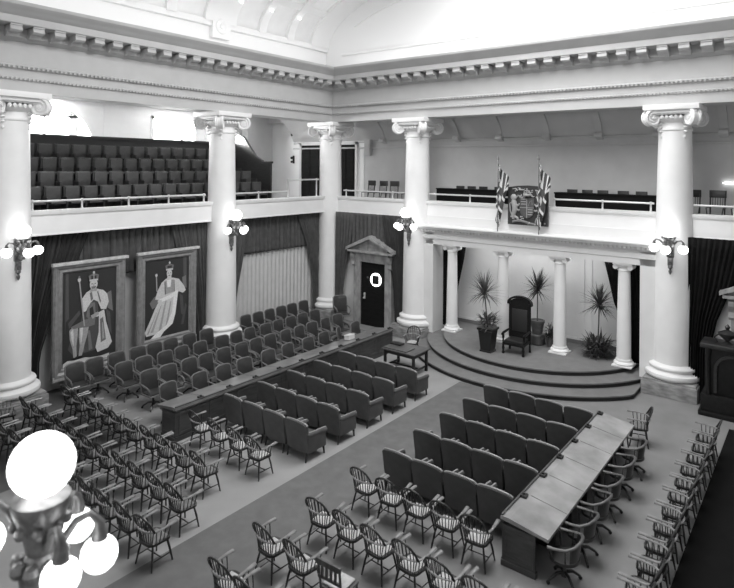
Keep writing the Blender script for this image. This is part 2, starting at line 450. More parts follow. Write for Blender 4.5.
# small dais columns
def small_col(label, group):
    r = thing('dais_column', label, 'column', (0, 0, 0), 0, group)
    MB().box(-.31, .31, -.31, .31, 0, .05, .01).lathe([(.29, .05), (.32, .09), (.30, .14), (.25, .16), (.26, .2), (.24, .24)], 28).build('base', M['column'], r, angle=50)
    MB().lathe([(.225-.04*(i/8)**1.5, .22+i/8*2.93) for i in range(9)], 28).build('shaft', M['column'], r, angle=60)
    mb = MB().lathe([(.185, 3.12), (.21, 3.14), (.21, 3.18), (.19, 3.2), (.19, 3.22), (.26, 3.30)], 24).box(-.30, .30, -.28, .28, 3.345, 3.40, .01)
    for sx in (-1, 1):
        mb.tube([(sx*.23, -.22, 3.27), (sx*.23, .22, 3.27)], .085, 14)
        mb.tube([(sx*.23, -.235, 3.27), (sx*.23, .235, 3.27)], .03, 8)
    mb.box(-.22, .22, -.21, .21, 3.28, 3.35)
    mb.build('capital', M['column'], r, angle=50)
    return r
pc = Placer(small_col)
for x, lb in ((6.02, 'small white dais column at far left, beside the bushy planter'), (8.2, 'small white dais column just left of the throne'),
              (10.36, 'small white dais column just right of the throne'), (12.5, 'small white dais column at far right, beside the bush of ferns')):
    pc((x, .5, .48), 0, lb, 'small columns across the dais')

# ------------------------------------------------------------------ dais steps
def disc(r, x0, x1, yb=1.95):
    cx, cy = 9.18, 1.83; pts = []
    n = 72
    for i in range(n+1):
        th = PI + PI*i/n
        x, y = cx+r*math.cos(th), cy+r*math.sin(th)
        pts.append((min(max(x, x0), x1), y))
    out = [(x0 if pts[0][0] > x0 and False else pts[0][0], yb)] + pts + [(pts[-1][0], yb)]
    res = []
    for p in out:
        if not res or (abs(p[0]-res[-1][0])+abs(p[1]-res[-1][1])) > 1e-4: res.append(p)
    return res
def step(name, r, x0, x1, z0, z1):
    mb = MB(); mb.cur = 0
    mb.prism(disc(r-.05, x0+.02, x1-.02), 'z', z0, z1-.05); mb.cur = 1
    mb.prism(disc(r-.02, x0+.01, x1-.01), 'z', z1-.05, z1-.035)
    mb.prism(disc(r, x0, x1), 'z', z1-.035, z1)
    o = mb.build(name, [M['riser'], M['dais']], smooth=False); o['kind'] = 'structure'; return o
step('floor_step_lower', 4.97, 5.16, 13.19, 0, .16)
step('floor_step_middle', 4.35, 5.16, 13.19, .16, .32)
step('floor_dais', 3.73, 5.16, 13.05, .32, .48)

# ------------------------------------------------------------------ windows in the left gallery
def arch_pts(yc, z0, r, n=20): return [(yc-r*math.cos(PI*i/n), z0+r*math.sin(PI*i/n)) for i in range(n+1)]
wy, wz, wr = -9.55, 7.55, 2.12
mb = MB()
out = [(-11.9, 7.5)] + [(-11.9, 9.75), (-7.2, 9.75), (-7.2, 7.5)]
inner = arch_pts(wy, wz, wr)
full = [(-11.9, 7.5), (-11.9, 9.75), (-7.2, 9.75), (-7.2, 7.5)] + [(p[0], p[1]) for p in inner[::-1]]
mb.prism(full, 'x', LX-.22, LX-.02)
for i in range(20):                                     # moulded archivolt
    (a0, b0), (a1, b1) = arch_pts(wy, wz, wr)[i:i+2]; (c0, d0), (c1, d1) = arch_pts(wy, wz, wr-.22)[i:i+2]
    mb.prism([(a0, b0), (a1, b1), (c1, d1), (c0, d0)], 'x', LX-.3, LX+.06)
o = struct('window_1', mb, M['plaster'], angle=50)
mb = MB()
mb.box(LX-.2, LX-.1, wy+.95, wy+1.3, wz, wz+1.75); mb.box(LX-.2, LX-.1, wy-1.3, wy-.95, wz, wz+1.75); mb.box(LX-.19, LX-.13, wy-.05, wy+.05, wz, wz+2)
mb.box(LX-.2, LX-.1, wy-2.1, wy+2.1, 8.86, 8.96); mb.build('window_frame', M['plaster'], o, smooth=False)
MB().prism(arch_pts(wy, wz, wr-.05), 'x', LX-.28, LX-.25).build('window_pane', M['winpane'], o, smooth=False)
o = struct('window_2', MB().box(LX-.3, LX+.06, -4.97, -4.83, 7.8, 9.2).box(LX-.3, LX+.06, -2.62, -2.48, 7.8, 9.2).box(LX-.3, LX+.06, -4.97, -2.48, 9.08, 9.22).box(LX-.3, LX+.1, -4.97, -2.48, 7.8, 7.9), M['plaster'], smooth=False)
MB().box(LX-.22, LX-.14, -3.32, -3.1, 7.9, 9.1).build('window_frame', M['plaster'], o, smooth=False)
MB().box(LX-.28, LX-.25, -4.85, -2.6, 7.88, 9.1).build('window_pane', M['winpane'], o, smooth=False)
# pilaster in the gallery corner and beam
struct('trim_18', MB().box(LX, LX+.45, .4, 1.0, 5.1, 9.6).box(LX, LX+.3, -1.9, -1.4, 5.1, 9.6).box(LX, -.5, 2.2, 2.6, 9.3, 9.6), M['plaster'], smooth=False)
# end wall of the left gallery, window light put into its paler colour
struct('wall_back_gallery_end', MB().box(LX, -.15, BY-.03, BY, 5.1, 9.6), M['vault'], smooth=False)

# ------------------------------------------------------------------ doors
def gallery_door(n, x0, x1, z0, z1, y):
    o = struct('door_%d' % n, MB().box(x0, x1, y-.06, y, z0, z1, .005), M['door'], smooth=False)
    mb = MB()
    for p, q in ((z0+.2, z0+1.0), (z0+1.15, z1-.2)):
        for u0, u1 in ((x0+.12, (x0+x1)/2-.05), ((x0+x1)/2+.05, x1-.12)): mb.box(u0, u1, y-.085, y-.06, p, q, .01)
    mb.build('door_panel', M['door'], o, smooth=False)
    MB().ball((x0+.09, y-.12, z0+1.1), .04, 10).build('door_knob', M['rail'], o)
    MB().box(x0-.14, x0, y-.1, y, z0, z1+.14).box(x1, x1+.14, y-.1, y, z0, z1+.14).box(x0-.14, x1+.14, y-.1, y, z1, z1+.14).build('door_frame', M['plaster'], o, smooth=False)
gallery_door(1, -4.35, -3.0, 5.1, 8.05, 2.57)
gallery_door(2, -1.75, -.65, 5.1, 8.05, 2.57)
tag(MB().box(.0, .36, 2.38, 2.59, 7.5, 8.28, .02).box(.05, .31, 2.36, 2.39, 7.56, 8.22).build('wall_box', M['wall_upper'], smooth=False),
    'grey box fixed high on the gallery wall right of the dark door', 'box')
def wall_fixture(x, z, s, lb):
    r = thing('wall_fixture', lb, 'wall fitting', (x, 2.57, z))
    MB().box(-.09*s, .09*s, -.05, 0, -.35*s, .35*s, .01).build('back_plate', M['black'], r)
    MB().ball((0, -.16, .15*s), .13*s, 12).build('upper_lamp', M['black'], r); MB().ball((0, -.16, -.2*s), .11*s, 12).build('lower_lamp', M['black'], r)
wall_fixture(-4.95, 8.85, 1.0, 'black wall fitting high on the pale gallery end wall')
wall_fixture(-5.0, 7.3, .6, 'small black wall fitting below the larger one beside gallery door')
tag(MB().box(15.05, 15.8, 2.5, 2.59, 6.51, 6.56, .02).build('wall_light', M['bulb'], smooth=False), 'thin bright strip light on the gallery wall at far right', 'wall light')

def marble_door(n, x0, door_lb):
    w = 1.36; h = 2.78; y = .34
    o = struct('door_%d' % n, MB().box(x0, x0+w, y-.05, y+.08, 0, h), M['door'], smooth=False)
    mb = MB()
    mb.cur = 0
    for p, q in ((-.34, 0), (w, w+.34)): mb.box(x0+p, x0+q, y-.16, y+.08, 0, h+.02, .01)
    mb.box(x0-.34, x0+w+.34, y-.16, y+.08, h, h+.42, .01)
    mb.box(x0-.26, x0+w+.26, y-.19, y, h+.1, h+.36, .01)
    for p in (-.40, w+.22): mb.prism([(y-.16, h+.36), (y-.36, h+.34), (y-.34, h+.2), (y-.24, h+.02), (y-.26, h-.14), (y-.16, h-.22)], 'x', x0+p, x0+p+.18)
    cx = x0+w/2; b = h+.42
    mb.box(cx-1.22, cx+1.22, y-.4, y+.08, b, b+.1, .02)
    mb.prism([(cx-1.24, b+.1), (cx+1.24, b+.1), (cx, b+.66)], 'y', y-.18, y+.08)
    for s in (-1, 1): mb.prism([(cx+s*1.30, b+.08), (cx+s*1.30, b+.20), (cx, b+.78), (cx, b+.63)], 'y', y-.42, y+.06)
    tr = mb.build('door_surround', M['marble_pale'], o, smooth=False)
    return o, x0, y
o, x0, y = marble_door(3, 1.55, '')
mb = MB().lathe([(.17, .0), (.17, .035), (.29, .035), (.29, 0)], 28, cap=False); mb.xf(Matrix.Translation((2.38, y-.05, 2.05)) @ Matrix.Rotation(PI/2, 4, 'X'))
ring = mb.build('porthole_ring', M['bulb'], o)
mb = MB().lathe([(.001, .02), (.28, .02), (.28, 0)], 28); mb.xf(Matrix.Translation((2.38, y-.05, 2.05)) @ Matrix.Rotation(PI/2, 4, 'X'))
mb.build('porthole_glass', M['white'], o)
MB().box(2.20, 2.56, y-.10, y-.05, 1.86, 2.24).build('porthole_plate', M['black'], o, smooth=False)
MB().box(1.72, 1.80, y-.08, y-.04, 1.15, 1.42, .01).ball((1.76, y-.11, 1.2), .045, 10).ball((1.76, y-.11, 1.36), .03, 10).build('door_handle', M['rail'], o)
MB().lathe([(.001, .02), (.045, .02), (.045, 0)], 12).xf(Matrix.Translation((1.92, y-.05, 2.1)) @ Matrix.Rotation(PI/2, 4, 'X')).build('door_button', M['wood_mid'], o)
marble_door(4, 15.9, '')

# ------------------------------------------------------------------ curtains
def drape(mb, P, right, out, zt, zb, lf, rf, pleat=.16, amp=.05, nv=14):
    """P origin, right unit vector of width, out unit vector into room; lf/rf give left/right width at height fraction v (0 top)"""
    P = Vector(P); right = Vector(right); out = Vector(out)
    wmax = max(abs(rf(v/8)-lf(v/8)) for v in range(9))
    n = max(2, int(wmax/pleat)); nu = n*6
    def fn(u, v):
        l, r = lf(v), rf(v); w = l+(r-l)*u
        z = zt+((zb(w) if callable(zb) else zb)-zt)*v
        q = math.sin(2*PI*n*u + .6*math.sin(5*u)) * amp*(.6+.4*v)
        q += .25*amp*math.sin(2*PI*n*2.7*u+1)
        return P + right*w + out*(q) + Vector((0, 0, z-P.z))
    mb.grid(fn, nu, nv)
def lerp(pts):
    def f(v):
        for (a, b), (c, d) in zip(pts, pts[1:]):
            if v <= c: return b+(d-b)*(v-a)/max(1e-6, c-a)
        return pts[-1][1]
    return f
# bay 1 (portraits): y from -12.75 to -6.3
r = thing('curtain', 'dark pleated curtain with drawn drapes behind the two portraits', 'curtain', (-.8, -12.75, 0), 0, 'stage curtains round the walls')
mb = MB(); drape(mb, (-.8, -12.6, 0), (0, 1, 0), (1, 0, 0), 4.9, lambda w: 3.32+.5*math.exp(-((w-.4)/.5)**2)*0, lambda v: 0, lambda v: 6.2, .22, .06)
for i in range(len(mb.v)): mb.v[i] = (mb.v[i][0]+.8, mb.v[i][1]+12.75, mb.v[i][2])
mb.build('valance', M['curtain2'], r, solid=.012, angle=80)
mb = MB(); drape(mb, (.1, 0, 0), (0, 1, 0), (1, 0, 0), 4.9, 0.02, lambda v: 0, lerp([(0, 2.0), (.2, 1.6), (.45, 1.0), (.75, .5), (1, .48)]), .15, .06)
mb.build('drape', M['curtain'], r, solid=.012, angle=80)
mb = MB(); drape(mb, (.1, 0, 0), (0, 1, 0), (1, 0, 0), 4.9, 0.02, lerp([(0, 4.9), (.4, 5.4), (.55, 5.7), (.8, 5.95), (1, 6.0)]), lambda v: 6.5, .15, .05)
mb.build('drape', M['curtain2'], r, solid=.012, angle=80)
# bay 2: y from -5.3 to -.2
r = thing('curtain', 'dark pleated curtain over pale cloth between the middle and corner columns', 'curtain', (-.8, -5.4, 0), 0, 'stage curtains round the walls')
mb = MB(); drape(mb, (0, 0, 0), (0, 1, 0), (1, 0, 0), 4.9, 3.36, lambda v: .2, lambda v: 5.2, .21, .07)
mb.build('valance', M['curtain2'], r, solid=.012, angle=80)
mb = MB(); drape(mb, (.1, 0, 0), (0, 1, 0), (1, 0, 0), 4.9, 0.02, lambda v: 0, lerp([(0, 1.15), (.3, .95), (.6, .62), (.8, .5), (1, .5)]), .15, .05)
mb.build('drape', M['curtain2'], r, solid=.012, angle=80)
mb = MB(); drape(mb, (.1, 0, 0), (0, 1, 0), (1, 0, 0), 4.9, 0.02, lerp([(0, 3.9), (.3, 4.55), (.6, 4.95), (1, 5.0)]), lambda v: 5.5, .15, .05)
mb.build('drape', M['curtain2'], r, solid=.012, angle=80)
mb = MB(); drape(mb, (-.12, 0, 0), (0, 1, 0), (1, 0, 0), 4.9, 0.02, lambda v: .1, lambda v: 5.4, .22, .02)
mb.build('pale_cloth', M['sheer'], r, solid=.01, angle=80)['label'] = 'pale hanging cloth'
# bay 3: back wall, x from .2 to 4.0
r = thing('curtain', 'dark curtain drawn aside round the marble doorway', 'curtain', (.15, .22, 0), 0, 'stage curtains round the walls')
mb = MB(); drape(mb, (0, 0, 0), (1, 0, 0), (0, -1, 0), 4.9, 3.2, lambda v: .05, lambda v: 3.6, .22, .055)
mb.build('valance', M['curtain2'], r, solid=.012, angle=80)
mb = MB(); drape(mb, (0, -.06, 0), (1, 0, 0), (0, -1, 0), 4.9, 0.02, lambda v: 0, lerp([(0, 1.0), (.25, .9), (.5, .62), (.7, .45), (1, .5)]), .15, .045)
mb.build('drape', M['curtain2'], r, solid=.012, angle=80)
mb = MB(); drape(mb, (0, -.06, 0), (1, 0, 0), (0, -1, 0), 4.9, 0.02, lerp([(0, 2.6), (.35, 2.95), (.6, 3.25), (1, 3.35)]), lambda v: 3.95, .15, .045)
mb.build('drape', M['curtain'], r, solid=.012, angle=80)
# right bay
r = thing('curtain', 'black floor-length curtain right of the right-hand dais column', 'curtain', (14.4, .22, 0), 0, 'stage curtains round the walls')
mb = MB(); drape(mb, (0, 0, 0), (1, 0, 0), (0, -1, 0), 4.9, 3.3, lambda v: 0, lambda v: 4.6, .2, .04)
mb.build('valance', M['curtain_black'], r, solid=.012, angle=80)
mb = MB(); drape(mb, (0, -.06, 0), (1, 0, 0), (0, -1, 0), 4.9, 0.02, lambda v: 0, lerp([(0, 1.5), (.3, 1.15), (.5, .8), (.7, .6), (1, .6)]), .15, .05)
mb.build('drape', M['curtain_black'], r, solid=.012, angle=80)
# dais swags
r = thing('curtain', 'narrow black curtain beside the far left small dais column', 'curtain', (5.35, .95, .48), 0, 'narrow curtains on the dais')
mb = MB(); drape(mb, (0, 0, 0), (1, 0, 0), (0, -1, 0), 3.85, .02, lambda v: 0, lerp([(0, 1.12), (.3, .92), (.6, .66), (1, .60)]), .12, .03); mb.build('drape', M['curtain_black'], r, solid=.012, angle=80)
r = thing('curtain', 'narrow black curtain behind the far right small dais column', 'curtain', (11.6, .95, .48), 0, 'narrow curtains on the dais')
mb = MB(); drape(mb, (0, 0, 0), (1, 0, 0), (0, -1, 0), 3.85, .02, lerp([(0, 0), (.25, .24), (.5, .46), (.6, .62), (1, .80)]), lambda v: 1.45, .12, .03); mb.build('drape', M['curtain_black'], r, solid=.012, angle=80)

# ------------------------------------------------------------------ portraits
def portrait(y0, y1, z0, z1, label, shapes):
    w, h = y1-y0, z1-z0; fw = .30
    r = thing('portrait', label, 'painting', (-.55, y0, z0), 0, 'royal portraits')
    mb = MB()
    prof = [(0, -.06), (0, .05), (.05, .11), (.12, .10), (.18, .05), (.25, .07), (fw, .02), (fw, -.06)]   # (inward, depth)
    n = len(prof); vs = []
    for (cy, cz, sy, sz) in ((0, 0, 1, 1), (w, 0, -1, 1), (w, h, -1, -1), (0, h, 1, -1)):
        for o_, d in prof: vs.append((d, cy+sy*o_, cz+sz*o_))
    fs = [[k*n+i, k*n+(i+1) % n, ((k+1) % 4)*n+(i+1) % n, ((k+1) % 4)*n+i] for k in range(4) for i in range(n)]
    mb.add(vs, fs); mb.build('frame', M['gilt'], r, angle=25)
    MB().box(.02, .16, -.06, w+.06, h-.05, h+.05, .02).build('cornice', M['gilt_light'], r)
    MB().box(-.02, .10, 0, w, -.06, .10, .02).build('bottom_rail', M['gilt_light'], r)
    mb = MB(); cw, chh = w-2*fw, h-2*fw
    keys = ['p0', 'p1', 'p2', 'p3', 'p4', 'p5', 'p6']
    mb.cur = 1; mb.box(-.05, 0, fw-.02, w-fw+.02, fw-.02, h-fw+.02)
    for k, (g, poly) in enumerate(shapes):
        mb.cur = g; x = .002+.0012*k
        vs = [(x, fw+cw*u, fw+chh*(1-v)) for u, v in poly]
        mb.add(vs, [list(range(len(vs)))])
    mb.build('canvas', [M[q] for q in keys], r, smooth=False)
def ell(cx, cy, rx, ry, n=16, rot=0): return [(cx+rx*math.cos(2*PI*i/n)*math.cos(rot)-ry*math.sin(2*PI*i/n)*math.sin(rot), cy+rx*math.cos(2*PI*i/n)*math.sin(rot)*.6+ry*math.sin(2*PI*i/n)*math.cos(rot)) for i in range(n)]
king = [(1, [(0, 0), (.2, 0), (.24, .3), (.2, .62), (0, .7)]), (2, [(.05, 0), (.1, 0), (.12, .6), (.05, .65)]),
        (1, [(0, .9), (.3, .78), (1, .84), (1, 1), (0, 1)]),
        (2, [(.25, .55), (.62, .5), (.95, .62), (.92, .88), (.2, .9), (.1, .82)]),
        (3, [(.34, .7), (.38, .7), (.40, .88), (.34, .88)]), (3, [(.46, .66), (.5, .66), (.55, .87), (.48, .88)]),
        (1, [(.06, .52), (.34, .36), (.42, .5), (.3, .62), (.05, .68)]), (2, [(.1, .54), (.3, .42), (.32, .46), (.12, .6)]), (3, [(.82, .28), (.90, .26), (.94, .5), (.84, .5)]),
        (1, [(.72, .4), (.95, .5), (.98, .82), (.88, .86), (.74, .6)]), (2, [(.80, .46), (.88, .5), (.92, .76), (.86, .7)]),
        (2, [(.40, .3), (.62, .3), (.66, .5), (.6, .6), (.3, .62), (.34, .5)]),
        (4, [(.12, .62), (.2, .575), (.28, .60), (.27, .70), (.25, .80), (.26, .91), (.20, .93), (.18, .82), (.13, .72)]),
        (4, [(.30, .60), (.40, .565), (.48, .60), (.45, .70), (.40, .80), (.35, .92), (.29, .92), (.31, .80), (.29, .70)]),
        (5, [(.31, .62), (.37, .60), (.36, .7), (.33, .8), (.32, .72)]), (5, [(.14, .64), (.19, .61), (.2, .7), (.2, .8), (.16, .72)]),
        (3, [(.14, .585), (.42, .53), (.60, .53), (.58, .61), (.44, .62), (.30, .61), (.2, .61)]),
        (0, [(.10, .955), (.19, .92), (.26, .925), (.25, .95), (.16, .975)]), (0, [(.26, .94), (.29, .915), (.36, .915), (.35, .94), (.28, .965)]),
        (5, [(.34, .3), (.42, .24), (.50, .215), (.62, .215), (.74, .24), (.82, .29), (.85, .38), (.80, .46), (.70, .45), (.64, .36), (.56, .33), (.50, .36), (.45, .42), (.36, .40)]),
        (3, [(.48, .25), (.52, .24), (.55, .32), (.51, .34)]), (3, [(.62, .25), (.64, .24), (.70, .36), (.68, .38)]),
        (5, [(.66, .48), (.76, .46), (.80, .6), (.92, .84), (.84, .9), (.64, .92), (.60, .86), (.66, .7)]),
        (3, [(.68, .56), (.74, .54), (.80, .8), (.70, .82)]), (4, [(.72, .6), (.74, .6), (.77, .78), (.73, .79)]),
        (3, [(.44, .41), (.5, .36), (.58, .36), (.60, .5), (.48, .54), (.42, .5)]), (1, [(.48, .42), (.54, .4), (.57, .5), (.49, .52)]), (5, ell(.62, .50, .06, .025)), (4, [(.5, .50), (.64, .47), (.66, .5), (.54, .54)]), (5, ell(.385, .42, .045, .025)),
        (4, [(.275, .1), (.30, .1), (.40, .60), (.375, .60)]), (5, ell(.285, .09, .03, .022)), (3, ell(.285, .06, .018, .014)),
        (4, [(.50, .20), (.60, .20), (.62, .235), (.48, .235)]),
        (5, ell(.55, .158, .075, .056)), (3, [(.50, .18), (.60, .18), (.58, .208), (.52, .208)]), (2, [(.505, .148), (.535, .148), (.535, .156), (.505, .156)]), (2, [(.565, .148), (.595, .148), (.595, .156), (.565, .156)]), (4, [(.545, .15), (.56, .15), (.565, .176), (.54, .176)]),
        (3, [(.47, .115), (.63, .115), (.65, .06), (.55, .035), (.45, .06)]), (1, [(.5, .1), (.6, .1), (.6, .065), (.5, .065)]), (5, [(.47, .122), (.63, .122), (.63, .102), (.47, .102)]), (5, ell(.55, .028, .02, .016)), (4, [(.54, .04), (.56, .04), (.56, .1), (.54, .1)]),
        (5, [(.0, .96), (.08, .935), (.2, .945), (.4, .94), (.5, .955), (.7, .965), (.86, .955), (.84, 1), (.0, 1)]), (4, [(.1, .97), (.3, .96), (.34, .98), (.12, .99)])]
queen = [(1, [(.80, 0), (1, 0), (1, .5), (.86, .4)]), (2, [(.86, 0), (.94, 0), (.95, .4), (.88, .36)]), (1, [(0, .86), (.5, .8), (1, .85), (1, 1), (0, 1)]),
         (1, [(.66, .4), (.92, .5), (1, .78), (.98, .92), (.6, .96), (.4, .98), (.62, .7)]), (2, [(.78, .48), (.86, .52), (.9, .8), (.82, .75)]), (2, [(.92, .62), (.96, .66), (.88, .9), (.82, .9)]),
         (3, [(.84, .27), (.93, .25), (.95, .42), (.86, .42)]),
         (3, [(.10, .54), (.2, .47), (.3, .44), (.34, .54), (.24, .60), (.16, .62)]),
         (5, [(.36, .30), (.46, .255), (.62, .255), (.76, .285), (.88, .38), (.93, .45), (.86, .48), (.76, .45), (.66, .50), (.5, .53), (.34, .53), (.22, .50), (.27, .40)]),
         (5, [(.36, .48), (.66, .48), (.68, .70), (.62, .86), (.30, .95), (.03, .955), (-.0, .9), (.10, .78), (.22, .62)]),
         (4, [(.44, .55), (.48, .54), (.36, .91), (.30, .92)]), (4, [(.34, .60), (.37, .58), (.18, .92), (.12, .92)]), (4, [(.56, .56), (.59, .56), (.50, .88), (.45, .89)]), (4, [(.26, .66), (.28, .64), (.08, .93), (.04, .93)]),
         (6, [(.64, .50), (.74, .45), (.72, .56), (.68, .74), (.62, .86), (.42, .94), (.34, 1), (.12, 1), (.22, .95), (.48, .86), (.60, .7)]),
         (4, [(.42, .32), (.46, .28), (.62, .28), (.64, .44), (.44, .46)]), (6, [(.47, .27), (.58, .27), (.56, .37), (.49, .37)]), (3, [(.42, .29), (.44, .28), (.46, .46), (.43, .46)]), (3, [(.63, .28), (.65, .29), (.66, .44), (.64, .44)]),
         (6, [(.30, .51), (.56, .47), (.72, .43), (.74, .46), (.58, .52), (.34, .55)]), (5, ell(.32, .535, .05, .022)),
         (5, [(.49, .215), (.57, .215), (.59, .275), (.47, .275)]), (1, [(.45, .2), (.46, .13), (.60, .13), (.61, .2), (.53, .16)]), (5, ell(.53, .19, .062, .052)),
         (3, [(.505, .212), (.555, .212), (.55, .222), (.51, .222)]), (2, [(.49, .18), (.515, .18), (.515, .188), (.49, .188)]), (2, [(.545, .18), (.57, .18), (.57, .188), (.545, .188)]),
         (3, [(.45, .14), (.61, .14), (.63, .085), (.53, .06), (.43, .085)]), (1, [(.48, .12), (.58, .12), (.58, .09), (.48, .09)]), (5, [(.45, .148), (.61, .148), (.61, .128), (.45, .128)]), (5, ell(.53, .05, .02, .016)),
         (4, [(.22, .2), (.245, .2), (.26, .40), (.235, .40)]), (5, ell(.232, .19, .026, .02))]
portrait(-11.97, -9.66, .46, 3.93, 'gilt-framed portrait of a crowned seated person in a white-edged mantle and hose', king)
portrait(-9.22, -6.88, .66, 3.95, 'gilt-framed portrait of a crowned person in a long pale gown', queen)

# ------------------------------------------------------------------ spindle-back chairs
def make_wind(label, group, pad='pad'):
    r = thing('spindle_chair', label, 'chair', (0, 0, 0), 0, group)
    seat = []
    for i in range(24):
        q = 2*PI*i/24; ex = .55
        x = .235*math.copysign(abs(math.cos(q))**ex, math.cos(q)); y = .225*math.copysign(abs(math.sin(q))**ex, math.sin(q))
        seat.append((x*(1.0 if y > 0 else .93), y))
    MB().prism(seat, 'z', .415, .455).build('seat', M['wind'], r)
    mb = MB(); mb.grid(lambda u, v: (( u-.5)*.36*(1-.12*(1-v)), (v-.5)*.34, .456+.045*(1-(2*u-1)**4)*(1-(2*v-1)**4)), 8, 8)
    mb.build('seat_pad', M[pad], r, angle=80)
    for sx in (-1, 1):
        for sy in (-1, 1):
            MB().tube([(sx*.15, sy*.14, .42), (sx*.185, sy*.175, .25), (sx*.225, sy*.215, 0)], [.016, .02, .014], 7).build('leg', M['wind'], r)
    mb = MB()
    for sx in (-1, 1): mb.tube([(sx*.20, -.19, .16), (sx*.20, .19, .16)], .011, 6)
    mb.tube([(-.2, 0, .16), (.2, 0, .16)], .011, 6); mb.build('stretcher', M['wind'], r)
    arm = [(-.262, .27, .70), (-.268, .17, .70), (-.272, 0, .695), (-.26, -.11, .69), (-.215, -.2, .69), (-.11, -.25, .69), (0, -.265, .69)]
    arm = arm + [(-p[0], p[1], p[2]) for p in arm[:-1][::-1]]
    k = len(arm); MB().tube(arm, [.04 if i in (0, k-1) else .036 if i in (1, k-2) else .026 for i in range(k)], 8, flat=.55).build('arm_rail', M['wind_arm'], r)
    bow = []
    for i in range(13):
        q = PI*i/12; bow.append((-.255*math.cos(q)*(1+.05*math.sin(q)), -.19-.125*math.sin(q)**.8 if 0 < i < 12 else -.18, .69+.275*math.sin(q)**.8))
    MB().tube(bow, .019, 8).build('back_bow', M['wind'], r)
    mb = MB()
    for i in range(9):
        u = (i-4)/4.0
        q = PI*(.5+u*.38); top = (-.255*math.cos(q)*(1+.05*math.sin(q)), -.19-.125*math.sin(q)**.8, .69+.275*math.sin(q)**.8)
        mb.tube([(top[0]*.72, -.195+.02*abs(u), .45), (top[0]*.93, -.245+.06*u*u, .685), top], .0095, 5, cap=False)
    for sx in (-1, 1):
        for y, y2 in ((.11, .14), (.03, .04), (-.05, -.05), (-.12, -.14)):
            mb.tube([(sx*.21, y, .45), (sx*(.27 if y2 > -.1 else .25), y2, .69)], .009, 5, cap=False)
    mb.build('spindle_back', M['wind'], r)
    return r
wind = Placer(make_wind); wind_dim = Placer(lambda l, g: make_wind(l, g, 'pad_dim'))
def jit(a=.03): return random.uniform(-a, a)
# behind the left armchairs
for i, x in enumerate((5.55, 6.28, 6.98, 7.66)):
    wind((x, -11.03+jit(), 0), jit(.08), 'dark spindle-back chair, %s from the desk, directly behind the left armchairs' % ORD[i], 'spindle chairs behind the left armchairs')
n_of = {0: 10, 1: 11, 2: 11}
for rw, (x1, y, rn) in enumerate(((7.32, -12.24, 'second'), (8.0, -13.3, 'third'), (8.45, -14.2, 'fourth'))):
    for i in range(n_of[rw]):
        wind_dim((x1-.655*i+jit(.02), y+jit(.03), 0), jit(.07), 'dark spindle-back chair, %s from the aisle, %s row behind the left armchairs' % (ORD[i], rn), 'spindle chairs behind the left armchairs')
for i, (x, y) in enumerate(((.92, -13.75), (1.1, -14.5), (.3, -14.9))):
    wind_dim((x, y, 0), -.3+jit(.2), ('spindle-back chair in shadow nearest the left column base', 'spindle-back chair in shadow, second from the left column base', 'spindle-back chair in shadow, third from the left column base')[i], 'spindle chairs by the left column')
# right block
for i in range(5): wind((10.4+.628*i, -10.6+jit(.02), 0), jit(.08), 'spindle-back chair with pale pad, %s from the aisle, directly behind the right armchairs' % ORD[i], 'spindle chairs behind the right armchairs')
for i in range(7): wind((10.43+.655*i, -11.95+jit(.03), 0), jit(.08), 'spindle-back chair with pale pad, %s from the aisle, second row behind the right armchairs' % ORD[i], 'spindle chairs behind the right armchairs')
for i, x in enumerate((10.28, 11.0)): wind((x, -13.05+jit(.03), 0), jit(.08), 'spindle-back chair with pale pad, %s from the aisle, third row behind the right armchairs' % ORD[i], 'spindle chairs behind the right armchairs')
for i, x in enumerate((10.4, 11.05, 11.72)): wind((x, -14.1+jit(.03), 0), jit(.08), 'spindle-back chair, %s from the aisle, nearest row behind the right armchairs' % ORD[i], 'spindle chairs behind the right armchairs')
# file along the right side, facing the desk
for i in range(13):
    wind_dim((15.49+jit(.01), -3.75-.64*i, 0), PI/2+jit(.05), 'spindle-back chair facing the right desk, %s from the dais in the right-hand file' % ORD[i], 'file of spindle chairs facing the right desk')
wind_dim((14.02, -4.02, 0), PI/2+.25, 'spindle-back chair standing beyond the far end of the right desk', 'chairs at the right desk')
wind((5.62, -1.75, 0), PI+.3, 'spindle-back chair behind the small table by the dais', 'chairs at the small table')
# odd chair with a square slatted back in the third row
r = thing('slat_chair', 'square-backed chair with pale seat at bottom edge, third row on the right', 'chair', (11.75, -13.05, 0), .05)
MB().box(-.23, .23, -.21, .23, .42, .46, .015).build('seat', M['wood_mid'], r)
MB().box(-.19, .19, -.17, .19, .461, .50, .018).build('seat_pad', M['pad'], r)
for sx in (-1, 1):
    MB().tube([(sx*.2, -.2, 0), (sx*.2, -.2, .45), (sx*.21, -.27, .92)], .02, 8).build('rear_leg', M['wood_mid'], r)
    MB().tube([(sx*.2, .2, 0), (sx*.2, .2, .43)], .02, 8).build('front_leg', M['wood_mid'], r)
mb = MB().box(-.24, .24, -.29, -.25, .84, .93, .012).box(-.22, .22, -.26, -.23, .62, .67, .01)
for k in range(4): mb.box(-.15+k*.085, -.11+k*.085, -.265, -.24, .67, .85)
mb.build('backrest', M['wood_mid'], r)

